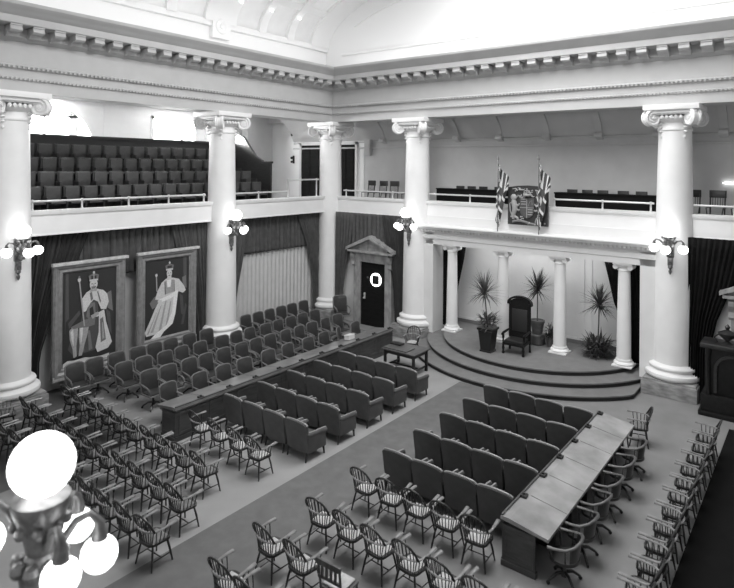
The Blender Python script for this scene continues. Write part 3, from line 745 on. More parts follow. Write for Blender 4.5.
# ------------------------------------------------------------------ club armchairs
def make_club(lea):
    def mk(label, group):
        r = thing('club_armchair', label, 'armchair', (0, 0, 0), 0, group)
        W2 = .36
        def top(u): return .90 + .035*math.cos((u-.5)*PI*1.1) - .03*(max(0, abs(u-.5)-.38)/.12)**2
        def mkback(mb, y_off):
            pass
        mb = MB(); n = 14
        # outer back shell
        vs = []; fs = []
        for layer, (dy, dw) in enumerate(((0, 0), (.13, -.02))):
            for j in range(9):
                v = j/8
                for i in range(n+1):
                    u = i/n; z = .20+(top(u)-(.02 if layer else 0)-.20)*v
                    x = (u-.5)*2*(W2+dw)*(.96+.04*v)
                    y = -.31-.11*v - .035*(1-(2*u-1)**2) + dy*(1-.25*v)
                    vs.append((x, y, z))
        w = n+1; L = 9*w
        for l in (0, L):
            for j in range(8):
                for i in range(n): fs.append([l+j*w+i, l+j*w+i+1, l+(j+1)*w+i+1, l+(j+1)*w+i])
        for i in range(n): fs.append([8*w+i, 8*w+i+1, L+8*w+i+1, L+8*w+i]); fs.append([i, i+1, L+i+1, L+i])
        for j in range(8): fs.append([j*w, (j+1)*w, L+(j+1)*w, L+j*w]); fs.append([j*w+n, (j+1)*w+n, L+(j+1)*w+n, L+j*w+n])
        mb.add(vs, fs); mb.build('backrest', lea, r, angle=50)
        pts = []
        for i in range(n+1):
            u = i/n; pts.append(((u-.5)*2*W2, -.355-.035*(1-(2*u-1)**2), top(u)+.003))
        MB().tube(pts, .022, 8).build('piping', M['piping'], r)
        MB().box(-.28, .28, -.24, .30, .33, .46, .04).build('seat_cushion', lea, r)
        MB().box(-.33, .33, -.30, .30, .20, .34, .02).build('seat_frame', lea, r)
        for sx in (-1, 1):
            mb = MB().box(sx*.36, sx*.27, -.33, .30, .20, .58, .02)
            mb.tube([(sx*.315, -.34, .63), (sx*.315, -.1, .60), (sx*.315, .2, .585), (sx*.315, .32, .575)], [.055, .06, .062, .06], 12)
            mb.build('arm', lea, r)
            MB().tube([(sx*.315, -.33, .688), (sx*.315, -.1, .663), (sx*.315, .2, .65), (sx*.315, .325, .635)], .02, 6, flat=.4).build('arm_top', M['piping'], r)
            MB().tube([(sx*.30, -.31, .22), (sx*.31, -.36, 0)], [.03, .018], 8).build('leg', M['wind'], r)
            MB().tube([(sx*.30, .26, .22), (sx*.31, .28, 0)], [.03, .02], 8).build('leg', M['wind'], r)
        return r
    return mk
clubL = Placer(make_club(M['leather'])); clubR = Placer(make_club(M['leather_dark']))
for j in range(5):
    y = -5.02 - 1.165*j
    for i in range(4):
        clubL((5.50+.775*(3-i), y+jit(.01), 0), jit(.01), 'leather club armchair, left block, %s from the aisle, %s row from the dais' % (ORD[i], ORD[j]), 'club armchairs of the left block')
for j in range(5):
    y = -4.7 - 1.185*j
    for i in range(4):
        clubR((10.585+.751*i, y+jit(.01), 0), jit(.01), 'dark club armchair, right block, %s from the aisle, %s row from the dais' % (ORD[i], ORD[j]), 'club armchairs of the right block')

# ------------------------------------------------------------------ swivel chairs
def swivel_base(r, hub=.40):
    MB().tube([(0, 0, .10), (0, 0, .2), (0, 0, hub)], [.055, .03, .04], 10).build('pedestal', M['sw_iron'], r)
    for k in range(4):
        q = PI/4+k*PI/2; c, s_ = math.cos(q), math.sin(q)
        lg = MB().tube([(c*.03, s_*.03, .17), (c*.14, s_*.14, .165), (c*.24, s_*.24, .10), (c*.30, s_*.30, .055)], [.03, .028, .024, .02], 8).build('base_leg', M['wind'], r)
        MB().tube([(c*.30-s_*.015, s_*.30+c*.015, .03), (c*.30+s_*.015, s_*.30-c*.015, .03)], .03, 10).build('caster', M['black'], lg)
def make_swivel(label, group):
    r = thing('swivel_chair', label, 'swivel chair', (0, 0, 0), 0, group)
    swivel_base(r)
    MB().box(-.27, .27, -.24, .27, .40, .44, .02).build('seat', M['sw_wood'], r)
    MB().box(-.235, .235, -.2, .235, .44, .475, .016).build('seat_pad', M['sw_leather'], r)
    n = 10; outl = []
    def bx(u, v):
        w = .272*(1+.03*math.sin(PI*v)-.02*v); z = .46+.56*v
        c = (2*u-1); z -= .05*max(0, v-.5)*2*max(0, abs(c)-.6)**2/.16; z += 0 if v > .3 else .1*(.3-v)*max(0, abs(c)-.5)
        return (c*w, -.20-.09*v+.05*c*c, z)
    mb = MB()
    mb.grid(lambda u, v: (bx(u, v)[0], bx(u, v)[1]+.032*(1-(2*u-1)**4)*(1-(2*v-1)**4), bx(u, v)[2]), n, 10)
    mb.grid(lambda u, v: (bx(u, v)[0], bx(u, v)[1]-.03, bx(u, v)[2]), n, 10)
    mb.build('backrest', M['sw_leather'], r, angle=70)
    fr = [bx(0, v/8) for v in range(9)] + [bx(u/10, 1) for u in range(1, 10)] + [bx(1, 1-v/8) for v in range(9)]
    fr = [(p[0]*1.02, p[1]-.012, p[2]) for p in fr]
    fr = [(-.22, -.19, .43)] + fr + [(.22, -.19, .43)]
    MB().tube(fr, .021, 8).build('back_frame', M['sw_wood'], r)
    for sx in (-1, 1):
        MB().tube([(sx*.265, -.22, .70), (sx*.275, -.08, .69), (sx*.28, .08, .67), (sx*.275, .18, .64), (sx*.265, .22, .56), (sx*.25, .17, .46)], [.018, .022, .026, .024, .02, .018], 8).build('arm', M['sw_wood'], r)
    return r
swiv = Placer(make_swivel)
R1 = [-10.72, -9.7, -8.88, -8.1, -7.08, -6.19, -5.26, -4.42, -3.55, -2.62]
R2 = [-10.52, -9.92, -9.17, -8.56, -7.87, -7.12, -6.48, -5.83, -5.07, -4.39, -3.71, -2.94, -2.2]
R3 = [-10.62, -9.98, -9.24, -8.59, -7.9, -7.04, -6.33, -5.72, -5.0, -4.3, -3.65, -2.98, -2.3]
R4 = [-11.6, -10.99, -10.28, -9.56, -8.95, -8.33, -7.59, -6.87]
R4b = [-4.64, -4.0, -3.37, -2.74, -2.1, -1.4]
for rw, (x, ys, nm) in enumerate(((3.58, R1, 'front'), (2.3, R2, 'second'), (1.12, R3, 'third'))):
    for i, y in enumerate(ys):
        sp = jit(.12) + (.5 if rw == 0 and i == 8 else 0) 
        swiv((x+.27+jit(.03), y, 0), -PI/2+sp, 'leather swivel chair, %s from the near end, %s row behind the left desk' % (ORD[i], nm), 'swivel chairs behind the left desk')
for i, y in enumerate(R4): swiv((.33, y, 0), -PI/2+jit(.05), 'leather swivel chair, %s from the near end, back row below the portraits' % ORD[i], 'swivel chairs behind the left desk')
for i, y in enumerate(R4b): swiv((-.12, y, 0), -PI/2+jit(.05), 'leather swivel chair, %s from the middle column, back row before the pale cloth' % ORD[i], 'swivel chairs behind the left desk')
o = swiv((1.22, -.62, 0), -PI/2-.5, 'large swivel chair standing apart just left of the marble doorway', 'swivel chairs behind the left desk'); o.scale = (1.12, 1.12, 1.27)

def make_captain(label, group):
    r = thing('swivel_armchair', label, 'swivel chair', (0, 0, 0), 0, group)
    swivel_base(r)
    seat = [(.26*math.cos(2*PI*i/20), .25*math.sin(2*PI*i/20)) for i in range(20)]
    MB().prism(seat, 'z', .40, .45).build('seat', M['wind'], r)
    pts = [(-.31, .20, .68), (-.315, .05, .69), (-.30, -.10, .71), (-.22, -.22, .76), (-.1, -.275, .79), (0, -.285, .80)]
    pts = pts + [(-p[0], p[1], p[2]) for p in pts[:-1][::-1]]
    MB().tube(pts, [.034]+[.03]*9+[.034], 10, flat=.8).build('arm_bow', M['wood_mid'], r)
    mb = MB()
    for i in range(8):
        q = -PI*.1 - PI*.8*i/7
        mb.tube([(.23*math.cos(q), .22*math.sin(q), .44), (.29*math.cos(q), .265*math.sin(q), .70 + .07*abs(math.sin(q)))], .012, 6, cap=False)
    mb.grid(lambda u, v: (.255*math.cos(-PI*(.2+.6*u))*(1+.12*v), .24*math.sin(-PI*(.2+.6*u))*(1+.15*v), .46+.30*v), 12, 2)
    mb.build('backrest', M['wind'], r)
    for sx in (-1, 1): MB().tube([(sx*.24, .12, .44), (sx*.30, .16, .67)], .017, 8).build('arm_post', M['wind'], r)
    return r
capt = Placer(make_captain)
for i, y in enumerate((-10.15, -9.32, -8.5, -7.68, -6.7, -5.7)):
    capt((14.28, y, 0), PI/2+jit(.15), 'bow-armed wooden swivel chair, %s from the near end of the right desk' % ORD[i], 'swivel chairs at the right desk')

# ------------------------------------------------------------------ desks
def desk(name, label, x0, x1, y0, y1, hi_side, nsec, top_m, panel_m, h=.86):
    """long desk; hi_side +1: tall (panelled) front at x1, -1: at x0"""
    r = thing(name, label, 'desk', ((x0+x1)/2, y0, 0))
    w = (x1-x0)/2; L = y1-y0; s = hi_side
    zl, zh = h-.10, h
    MB().prism([(s*w, zh), (s*(w-.16), zh), (-s*w, zl), (-s*w, zl-.05), (s*w, zh-.06)], 'y', 0, L).build('desk_top', top_m, r, smooth=False)
    mb = MB()
    mb.box(s*w-s*.02, s*(w-.02)-s*.035, .06, L-.06, 0.02, zh-.05)
    for k in range(nsec):                 # raised panels of the front
        a, b = .06+(L-.12)*k/nsec+.06, .06+(L-.12)*(k+1)/nsec-.06
        xo = s*(w-.02)
        for (p, q, u, v) in ((a, b, .16, .22), (a, b, zh-.2, zh-.14), (a, a+.06, .22, zh-.2), (b-.06, b, .22, zh-.2)): mb.box(xo-s*.01, xo+s*.015, p, q, u, v)
    mb.box(s*w, s*(w-.05), .02, L-.02, 0, .12, .01); mb.box(s*w*1.0+s*.01, s*(w-.05), 0, L, zh-.10, zh-.055, .01)
    mb.build('front_panel', panel_m, r, smooth=False)
    for k in range(nsec+1):               # pedestal ends
        yy = .04+(L-.08)*k/nsec
        mb = MB().box(-s*w*.45, s*w*.94, yy-.03, yy+.03, 0.02, zl-.04)
        if k == 0 or k == nsec:
            o_ = yy-.04 if k == 0 else yy+.04
            for (p, q, u, v) in ((-.38, .86, .14, .2), (-.38, .86, zl-.2, zl-.13), (-.38, -.26, .2, zl-.2), (.74, .86, .2, zl-.2)): mb.box(s*w*p, s*w*q, min(yy, o_), max(yy, o_), u, v)
            mb.box(-s*w*.5, s*w*.98, yy-.05, yy+.05, 0, .1, .01)
        mb.build('end_panel' if k in (0, nsec) else 'divider', panel_m, r, smooth=False)
    MB().box(s*(w-.005), s*(w-.04), .01, L-.01, zh, zh+.035, .008).build('back_ledge', M['wood_mid'], r, smooth=False)
    mb = MB()
    for k in range(1, nsec): mb.box(-w+.02, w-.18, L*k/nsec-.006, L*k/nsec+.006, zl+.01, zl+.013) if False else None
    for k in range(nsec):
        yy = L*(k+1)/nsec-.1
        st = MB().box(s*(w-.15), s*(w-.03), yy-.09, yy+.05, zh, zh+.05, .01)
        st.tube([(s*(w-.08), yy-.02, zh+.05), (s*(w-.08), yy-.02, zh+.075)], .03, 10)
        st.build('inkstand', M['black'], r)
    # seams between the sections: thin dark strips let into the top
    for k in range(1, nsec):
        yy = L*k/nsec; sl = (zh-zl)/(2*w-.16)
        MB().prism([(s*(w-.17), zh-.002), (s*(w-.17), zh+.002), (-s*(w-.01), zl+.003), (-s*(w-.01), zl-.002)], 'y', yy-.006, yy+.006).build('top_seam', M['wood_dark'], r, smooth=False)
    return r
desk('long_desk', 'long dark panelled desk in front of the swivel chairs on the left', 4.08, 4.90, -11.38, -1.95, 1, 10, M['wood_mid2'] if 'wood_mid2' in M else mat('left desk top', .19, .28, .3, 2, coat=.3), M['wood_panel'])
desk('long_desk', 'long desk with pale polished top beside the right armchairs', 13.24, 14.10, -10.42, -4.8, -1, 6, M['wood_top'], M['wood_panel'])
r = thing('paper_box', 'small pale box on the far part of the left desk', 'box', (4.42, -3.95, .826)); r.rotation_euler = (0, math.radians(-8.6), .0)
MB().box(-.11, .11, -.16, .16, .0, .16, .01).build('box_body', M['paper'], r, smooth=False); MB().box(-.115, .115, -.165, .165, .12, .17, .01).build('lid', M['paper'], r, smooth=False)

# small table by the dais
r = thing('table', 'small dark wooden table at the foot of the dais steps', 'table', (6.42, -3.35, 0))
MB().box(-.68, .68, -.5, .5, .72, .76, .01).build('table_top', M['wood_mid'], r)
MB().box(-.60, .60, -.42, .42, .60, .72, .005).build('apron', M['wood_dark'], r)
for sx in (-1, 1):
    for sy in (-1, 1): MB().box(sx*.58-.04, sx*.58+.04, sy*.40-.04, sy*.40+.04, 0, .72, .008).build('leg', M['wood_dark'], r)
MB().box(-.58, -.54, -.4, .4, .14, .2).box(.54, .58, -.4, .4, .14, .2).box(-.56, .56, -.03, .03, .14, .2).build('stretcher', M['wood_dark'], r)
r = thing('blotter', 'flat folder lying on the small table by the dais', 'folder', (6.24, -3.5, .76))
MB().box(-.48, .48, -.28, .28, 0, .03, .008).build('board', M['wood_mid'], r)
tag(MB().box(-.22, .22, -.13, .13, 0, .05, .012).build('book', M['black'], loc=(5.98, -3.25, .79)), 'closed black book on the folder on the small table', 'book')

# ------------------------------------------------------------------ throne
r = thing('throne', 'tall dark carved throne with arched back on the dais', 'throne', (9.2, -.5, .48), .04); r.scale = (.9, .92, .91)
mb = MB(); n = 16
prof = [(-.40, .0+.45), (-.40, 1.80)] + [(-.40*math.cos(PI*i/n), 1.82+.22*math.sin(PI*i/n)) for i in range(n+1)] + [(.40, 1.80), (.40, .45)]
mb.prism(prof, 'y', .26, .34).build('back_board', M['throne'], r, angle=30)
mb = MB()
for i in range(n):
    q0, q1 = PI*i/n, PI*(i+1)/n
    mb.prism([(-.42*math.cos(q0), 1.84+.22*math.sin(q0)), (-.42*math.cos(q1), 1.84+.22*math.sin(q1)), (-.50*math.cos(q1), 1.84+.29*math.sin(q1)), (-.50*math.cos(q0), 1.84+.29*math.sin(q0))], 'y', .2, .37)
mb.box(-.5, -.36, .2, .38, 1.78, 1.85, .01); mb.box(.36, .5, .2, .38, 1.78, 1.85, .01)
mb.build('crest', M['throne'], r, angle=40)
mb = MB()
for sx in (-1, 1): mb.tube([(sx*.41, .30, 0), (sx*.41, .29, .3), (sx*.41, .29, .8), (sx*.41, .29, 1.8)], [.05, .035, .045, .04], 10)
mb.build('back_post', M['throne'], r)
MB().box(-.31, .31, .235, .265, .75, 1.62, .012).build('back_pad', M['throne_pad'], r)
MB().box(-.43, .43, -.42, .32, .34, .44, .015).build('seat_frame', M['throne'], r)
MB().box(-.37, .37, -.38, .25, .44, .53, .035).build('seat_cushion', M['throne_pad'], r)
for sx in (-1, 1):
    MB().lathe([(.05, 0), (.06, .06), (.035, .12), (.055, .22), (.04, .30), (.05, .36)], 12, (sx*.40, -.38, 0)).build('leg', M['throne'], r)
    mb = MB().tube([(sx*.41, .27, .80), (sx*.43, 0, .78), (sx*.43, -.3, .77), (sx*.43, -.40, .72)], [.035, .045, .05, .055], 10)
    mb.lathe([(.045, .44), (.03, .52), (.05, .62), (.035, .76)], 10, (sx*.42, -.34, 0)); mb.build('arm', M['throne'], r)

# ------------------------------------------------------------------ plants
def leaf(mb, base, az, el, L, w, droop, n=5):
    pts = []; d = Vector((math.cos(az)*math.cos(el), math.sin(az)*math.cos(el), math.sin(el))); side = Vector((-math.sin(az), math.cos(az), 0))
    p = Vector(base); vs = []
    for i in range(n+1):
        u = i/n; ww = w*(.55+.45*math.sin(PI*min(1, u*1.1)))*(1-u**3) + .002
        vs += [p-side*ww, p+side*ww]
        d = (d+Vector((0, 0, -droop/n))).normalized(); p = p + d*(L/n)
    mb.add(vs, [[2*i, 2*i+1, 2*i+3, 2*i+2] for i in range(n)])
def spiky(root, z0, z1, m, R_=.62, n=70, seed=1, bend=0):
    rnd = random.Random(seed)
    MB().tube([(0, 0, z0), (bend*.5, .0, (z0+z1)/2), (bend, 0, z1)], [.028, .022, .025], 8).build('stem', M['wood_mid'], root)
    mb = MB()
    for i in range(n):
        el = rnd.uniform(-.5, 1.45); leaf(mb, (bend, 0, z1+rnd.uniform(-.1, .12)), rnd.uniform(0, 2*PI), el, R_*rnd.uniform(.8, 1.15), .02, .25 if el > 0 else .5)
    mb.build('leaves', m, root, smooth=False)
def bushy(name, root, m, R_, h, n, seed, c=(0, 0, 0), w=.035):
    rnd = random.Random(seed); mb = MB()
    for i in range(n):
        az = rnd.uniform(0, 2*PI); rr = R_*math.sqrt(rnd.random())*.7
        leaf(mb, (c[0]+rr*math.cos(az), c[1]+rr*math.sin(az), c[2]+rnd.uniform(0, h*.6)), az+rnd.uniform(-.6, .6), rnd.uniform(.2, 1.4), rnd.uniform(.2, .42)*h/.6, w, .8, 4)
    return mb.build(name, m, root, smooth=False)
r = thing('potted_palm', 'spiky palm and flowering plant in the black square planter left of throne', 'potted plant', (8.33, -1.0, .48))
mb = MB()
vs = []
for z, h_ in ((0, .21), (.05, .22), (.07, .19), (.75, .255), (.77, .29), (.84, .29)): vs.append((h_, z))
mb.lathe([(a_*1.414, z) for a_, z in vs], 4); mb.xf(Matrix.Rotation(PI/4, 4, 'Z')); mb.build('planter', M['pot_dark'], r, smooth=False)
spiky(r, .8, 2.02, M['leaf_pale'], .78, 120, 3, -.14)
bushy('foliage', r, M['leaf_pale'], .34, .62, 120, 5, (0, 0, .82), .03)
r = thing('potted_palm', 'spiky palm in a round clay pot right of the throne', 'potted plant', (9.36, .95, .48))
MB().lathe([(.24, 0), (.29, .04), (.29, .35), (.26, .38)], 24).build('stand', M['wood_mid'], r)
MB().lathe([(.18, .38), (.25, .80), (.27, .80), (.27, .88), (.22, .88), (.20, .84)], 24).build('pot', M['pot'], r)
spiky(r, .84, 1.98, M['leaf'], .74, 130, 8)
r = thing('potted_fern', 'low fern in a small pot between clay pot and dais column', 'potted plant', (9.86, .95, .48))
MB().lathe([(.12, 0), (.16, .25), (.17, .25), (.17, .3), (.14, .3)], 18).build('pot', M['pot'], r)
bushy('fronds', r, M['leaf'], .26, .62, 80, 4, (0, 0, .25), .028)
r = thing('potted_palm', 'spiky palm rising out of a clump of ferns at right', 'potted plant', (11.55, .92, .48))
MB().lathe([(.16, 0), (.24, .42), (.26, .42), (.26, .5), (.2, .5)], 20).build('pot', M['pot'], r)
spiky(r, .45, 1.78, M['leaf'], .70, 130, 12, .03)
bushy('fern_clump', r, M['leaf'], .46, .8, 260, 9, (0, -.02, .02), .032)

# ------------------------------------------------------------------ cabinet at the right
r = thing('carved_cabinet', 'black carved cabinet with urn finial before the right-hand doorway', 'cabinet', (15.75, -.62, 0))
MB().box(-.86, .86, -.42, .42, 0, .14, .02).box(-.80, .80, -.38, .38, .14, .62, .02).build('plinth', M['throne'], r)
MB().box(-.70, .70, -.30, .34, .62, 1.92, .01).build('body', M['throne'], r)
mb = MB(); n = 14
for i in range(n):
    q0, q1 = PI*i/n, PI*(i+1)/n
    mb.prism([(-.40*math.cos(q0), 1.35+.38*math.sin(q0)), (-.40*math.cos(q1), 1.35+.38*math.sin(q1)), (-.48*math.cos(q1), 1.35+.45*math.sin(q1)), (-.48*math.cos(q0), 1.35+.45*math.sin(q0))], 'y', -.37, -.30)
mb.box(-.48, -.40, -.37, -.30, .7, 1.36); mb.box(.40, .48, -.37, -.30, .7, 1.36)
mb.build('door_arch', M['wood_dark'], r, angle=40)
for sx in (-1, 1): MB().lathe([(.06, .62), (.08, .7), (.05, .78), (.055, 1.7), (.08, 1.82), (.07, 1.92)], 12, (sx*.62, -.34, 0)).build('side_post', M['throne'], r)
MB().box(-.82, .82, -.42, .38, 1.92, 2.06, .03).build('cornice', M['wood_dark'], r)
MB().lathe([(.16, 2.06), (.1, 2.1), (.05, 2.14), (.2, 2.28), (.24, 2.36), (.12, 2.42), (.04, 2.46), (.07, 2.54), (.01, 2.62)], 18, (-.18, -.1, 0)).build('urn', M['wood_dark'], r)
MB().tube([(-.42, -.1, 2.07), (-.5, -.1, 2.2), (-.4, -.1, 2.3), (-.3, -.1, 2.24)], .025, 8).tube([(.06, -.1, 2.07), (.14, -.1, 2.2), (.04, -.1, 2.3), (-.06, -.1, 2.24)], .025, 8).build('scroll', M['wood_dark'], r)

# ------------------------------------------------------------------ sconces
def make_sconce(label, group):
    r = thing('wall_sconce', label, 'lamp', (0, 0, 0), 0, group)
    MB().box(-.10, .10, .0, .10, .30, .95, .02).box(-.07, .07, .0, .12, .05, .3, .015).build('back_plate', M['bronze'], r)
    MB().lathe([(.01, -.22), (.03, -.19), (.05, -.12), (.025, -.06), (.07, .0), (.06, .06)], 12, (0, .08, 0)).build('finial', M['bronze'], r)
    MB().tube([(0, .08, .45), (0, .3, .47), (0, .34, .6)], .045, 8).box(-.05, .05, .05, .4, .38, .47, .01).build('bracket_arm', M['bronze'], r)
    MB().lathe([(.05, .55), (.14, .62), (.17, .72), (.13, .84), (.20, .92), (.21, .96), (.12, .97)], 18, (0, .34, 0)).build('hub', M['bronze'], r)
    MB().ball((0, .34, 1.14), .205, 24).build('top_globe', M['globe'], r)
    for (x, y) in ((-.40, .34), (.40, .34), (0, .72)):
        d = Vector((x, y-.34, 0)).normalized(); P = Vector((0, .34, 0))
        a_ = MB().tube([P+d*.12+Vector((0, 0, .72)), P+d*.24+Vector((0, 0, .84)), P+d*.34+Vector((0, 0, .86)), P+d*.40+Vector((0, 0, .80)), P+d*.40+Vector((0, 0, .72))], [.03, .026, .024, .03, .06], 8).build('globe_arm', M['bronze'], r)
        MB().ball((P+d*.40+Vector((0, 0, .60))), .14, 20, (1, 1, .95)).build('globe', M['globe'], a_)
    return r
sco = Placer(make_sconce)
z = 3.97
sco((.08, -13.2, z), -PI/2, 'lit four-globe lamp bracket on the column at left edge', 'globe lamps on the columns')
sco((.08, -5.8, z), -PI/2, 'lit four-globe lamp bracket on the column right of the queen portrait', 'globe lamps on the columns')
sco((4.36, -.08, z), PI, 'lit four-globe lamp bracket on the column left of the dais', 'globe lamps on the columns')
sco((13.99, -.08, z), PI, 'lit four-globe lamp bracket on the column right of the dais', 'globe lamps on the columns')

# near lamp, close to the camera, on the rear column
r = thing('globe_lamp', 'large out-of-focus globe lamp in the lower left foreground', 'lamp', (13.86, -18.42, 3.95))
MB().tube([(.0, -1.12, -.1), (0, -.8, -.1), (0, -.3, .1), (0, 0, .3)], [.07, .06, .06, .08], 10).build('bracket_arm', M['lampmetal'], r)
mb = MB().lathe([(.02, .1), (.06, .2), (.05, .3), (.11, .4), (.13, .52), (.08, .62), (.11, .74), (.15, .86), (.17, .92), (.17, .96), (.10, .98)], 20)
for k in range(8): mb.ball((.13*math.cos(k*PI/4), .13*math.sin(k*PI/4), .56), .05, 8); mb.ball((.14*math.cos(k*PI/4+.3), .14*math.sin(k*PI/4+.3), .80), .04, 8)
mb.build('hub', M['lampmetal'], r)
MB().ball((.01, 0, 1.165), .19, 32).build('top_globe', M['globe'], r)
for k, (az, zz) in enumerate(((.65, .61), (-.12, .64), (2.1, .56), (3.7, .66))):
    d = Vector((math.cos(az), math.sin(az), 0)); Z = lambda q: Vector((0, 0, q))
    a_ = MB().tube([d*.12+Z(zz+.05), d*.22+Z(zz+.20), d*.31+Z(zz+.25), d*.37+Z(zz+.20), d*.37+Z(zz+.09)], [.026, .024, .022, .03, .052], 10).build('globe_arm', M['lampmetal'], r)
    MB().ball(d*.37+Z(zz), .108, 20).build('globe', M['globe'], a_)

# ------------------------------------------------------------------ gallery furniture
def make_gseat(label, group):
    r = thing('theatre_chair', label, 'chair', (0, 0, 0), 0, group)
    MB().box(-.27, .27, -.30, -.24, .36, .96, .02).build('backrest', M['galwood'], r)
    MB().box(-.225, .225, -.245, -.20, .46, .93, .02).build('back_pad', M['galseat'], r)
    MB().box(-.23, .23, -.2, .2, .40, .47, .025).build('seat', M['galseat'], r)
    for sx in (-1, 1): MB().box(sx*.29-.015, sx*.29+.015, -.28, .12, 0, .62, .008).build('standard', M['galwood'], r)
    return r
gs = Placer(make_gseat)
mb = MB()
tiers = [(-1.75, 5.30), (-2.65, 5.76), (-3.55, 6.22), (-4.45, 6.74)]
for x, z in tiers: mb.box(x-.42 if x > -4 else x-.5, x+.50, -13.4, -1.9, 5.1, z)
mb.box(-4.95, -4.85, -13.4, -1.9, 5.1, 8.02); mb.box(-5.05, -4.78, -13.4, -1.9, 7.96, 8.06)
struct('trim_19', mb, M['tier'], smooth=False)
for rw, (x, z) in enumerate(tiers):
    for i in range(17):
        y = -12.68 + .61*i + (.0, .2, .05, .3)[rw]
        if y > -2.45: continue
        if rw > 0 and -6.7 < y < -5.2 and False: continue
        gs((x+.24, y, z), -PI/2, 'padded tip-up chair, %s tier from the rail, %s seat from the left column' % (ORD[rw], ORD[i]), 'tip-up seats in the left gallery')
# ogee end panel
mb = MB()
pr = [(-5.0, 5.1), (-5.0, 8.5), (-4.3, 8.45), (-3.85, 8.25), (-3.4, 7.75), (-3.0, 7.35), (-2.55, 7.15), (-2.0, 7.1), (-2.0, 5.1)]
mb.prism(pr, 'y', -1.88, -1.80); mb.box(-2.6, -1.95, -1.92, -1.76, 7.06, 7.16, .02)
mb.tube([(-5.0, -1.84, 8.52), (-4.3, -1.84, 8.47), (-3.85, -1.84, 8.27), (-3.4, -1.84, 7.77), (-3.0, -1.84, 7.37), (-2.55, -1.84, 7.17)], .05, 8)
tag(mb.build('end_panel', M['wood_dark'], angle=30), 'dark wooden end panel with sweeping top at the gallery seats', 'panel')

def railing(label, pts, posts, h=.27):
    r = thing('handrail', label, 'railing', (pts[0][0], pts[0][1], 5.6), 0, 'gallery handrails')
    o = Vector((pts[0][0], pts[0][1], 5.6))
    MB().tube([Vector(p)-o for p in pts], .032, 10).build('rail', M['rail'], r)
    for p in posts:
        q = Vector(p)-o; z1 = q.z
        MB().lathe([(.05, 0), (.05, .02), (.028, .05), (.032, z1*.5), (.025, z1-.05), (.05, z1-.01), (.05, z1+.03), (.02, z1+.055)], 12, (q.x, q.y, 0)).build('post', M['rail'], r)
yy = -.48; zr = 5.87
railing('pale handrail above the parapet over the two portraits', [(-.46, -12.72, zr), (-.46, -6.55, zr)], [(-.46, y, zr) for y in (-12.6, -11.15, -9.6, -8.1, -6.62)])
railing('low pale handrail beside the curved gallery end panel', [(-.46, -5.3, zr), (-.46, -2.35, zr)], [(-.46, y, zr) for y in (-5.2, -3.95)])
railing('raised pale handrail in front of the gallery doors', [(-.46, -2.3, 6.36), (-.46, -.35, 6.36)], [(-.46, -2.3, 6.36), (-.46, -.5, 6.36)])
railing('pale handrail before the loose gallery chairs left of the dais', [(.35, .46, zr), (3.9, .46, zr)], [(x, .46, zr) for x in (.5, 3.1)])
railing('pale handrail left of the flags above the dais', [(4.9, .46, zr), (8.4, .46, zr)], [(x, .46, zr) for x in (6.8, 8.2)])
railing('pale handrail right of the coat of arms above the dais', [(10.1, .46, zr), (13.4, .46, zr)], [(x, .46, zr) for x in (10.15, 11.8, 13.3)])
railing('pale handrail before the loose gallery chairs at far right', [(14.5, .46, zr), (18.2, .46, zr)], [(x, .46, zr) for x in (15.6, 17.6)])

def long_front(name, label, x0, x1):
    r = thing(name, label, 'bench', (x0, 1.0, 5.1))
    L = x1-x0
    MB().box(0, L, 0, .05, 0, .95, .005).build('front_board', M['bench'], r, smooth=False)
    MB().box(-.02, L+.02, -.03, .32, .95, 1.0, .01).build('shelf', M['bench'], r, smooth=False)
    for x in (.03, L-.03): MB().box(x-.03, x+.03, .05, .3, 0, .95).build('end_board', M['bench'], r, smooth=False)
long_front('gallery_bench', 'long black desk front behind the rail left of the flags', 4.95, 8.9)
long_front('gallery_bench', 'long black desk front behind the rail right of the coat of arms', 9.95, 13.3)
def make_gchair(label, group):
    r = thing('gallery_chair', label, 'chair', (0, 0, 0), 0, group)
    MB().box(-.22, .22, -.2, .22, .42, .46, .012).build('seat', M['wood_dark'], r)
    for sx in (-1, 1):
        MB().tube([(sx*.2, -.19, 0), (sx*.2, -.19, .45), (sx*.21, -.27, 1.2)], .022, 8).build('rear_leg', M['wood_dark'], r)
        MB().tube([(sx*.19, .19, 0), (sx*.19, .19, .43)], .02, 8).build('front_leg', M['wood_dark'], r)
        MB().tube([(sx*.215, -.22, .68), (sx*.235, .16, .67), (sx*.2, .19, .44)], .018, 8).build('arm', M['wood_dark'], r)
    mb = MB().box(-.24, .24, -.29, -.255, .98, 1.22, .012).box(-.2, .2, -.25, -.22, .7, .75)
    for k in range(5): mb.tube([(-.14+.07*k, -.235, .74), (-.14+.07*k, -.27, 1.0)], .01, 6)
    mb.build('backrest', M['wood_dark'], r)
    MB().box(-.19, .19, -.015, .015, .18, .21).build('stretcher', M['wood_dark'], r)
    return r
gc = Placer(make_gchair)
for i, x in enumerate((1.05, 1.75, 2.4, 3.3)): gc((x, 1.35, 5.1), PI+jit(.3) if i == 0 else PI+jit(.1), 'dark wooden gallery chair, %s from the corner column, left of the dais' % ORD[i], 'loose gallery chairs')
for i, x in enumerate((5.6, 6.13, 6.66, 7.35)): low = gc((x, 1.62, 5.1), PI, 'wooden chair top showing above left bench front, %s from the left' % ORD[i], 'chairs behind the bench fronts'); low.scale = (.8, .9, .895)
for i, x in enumerate((10.3, 10.85, 11.4, 12.1, 12.7)): low = gc((x, 1.62, 5.1), PI, 'wooden chair top showing above right bench front, %s from the left' % ORD[i], 'chairs behind the bench fronts'); low.scale = (.8, .9, .895)
for i, x in enumerate((14.35, 15.02, 15.7, 16.35)): gc((x, 1.2, 5.1), PI+jit(.1), 'dark wooden gallery chair right of the dais, %s from the column' % ORD[i], 'loose gallery chairs')

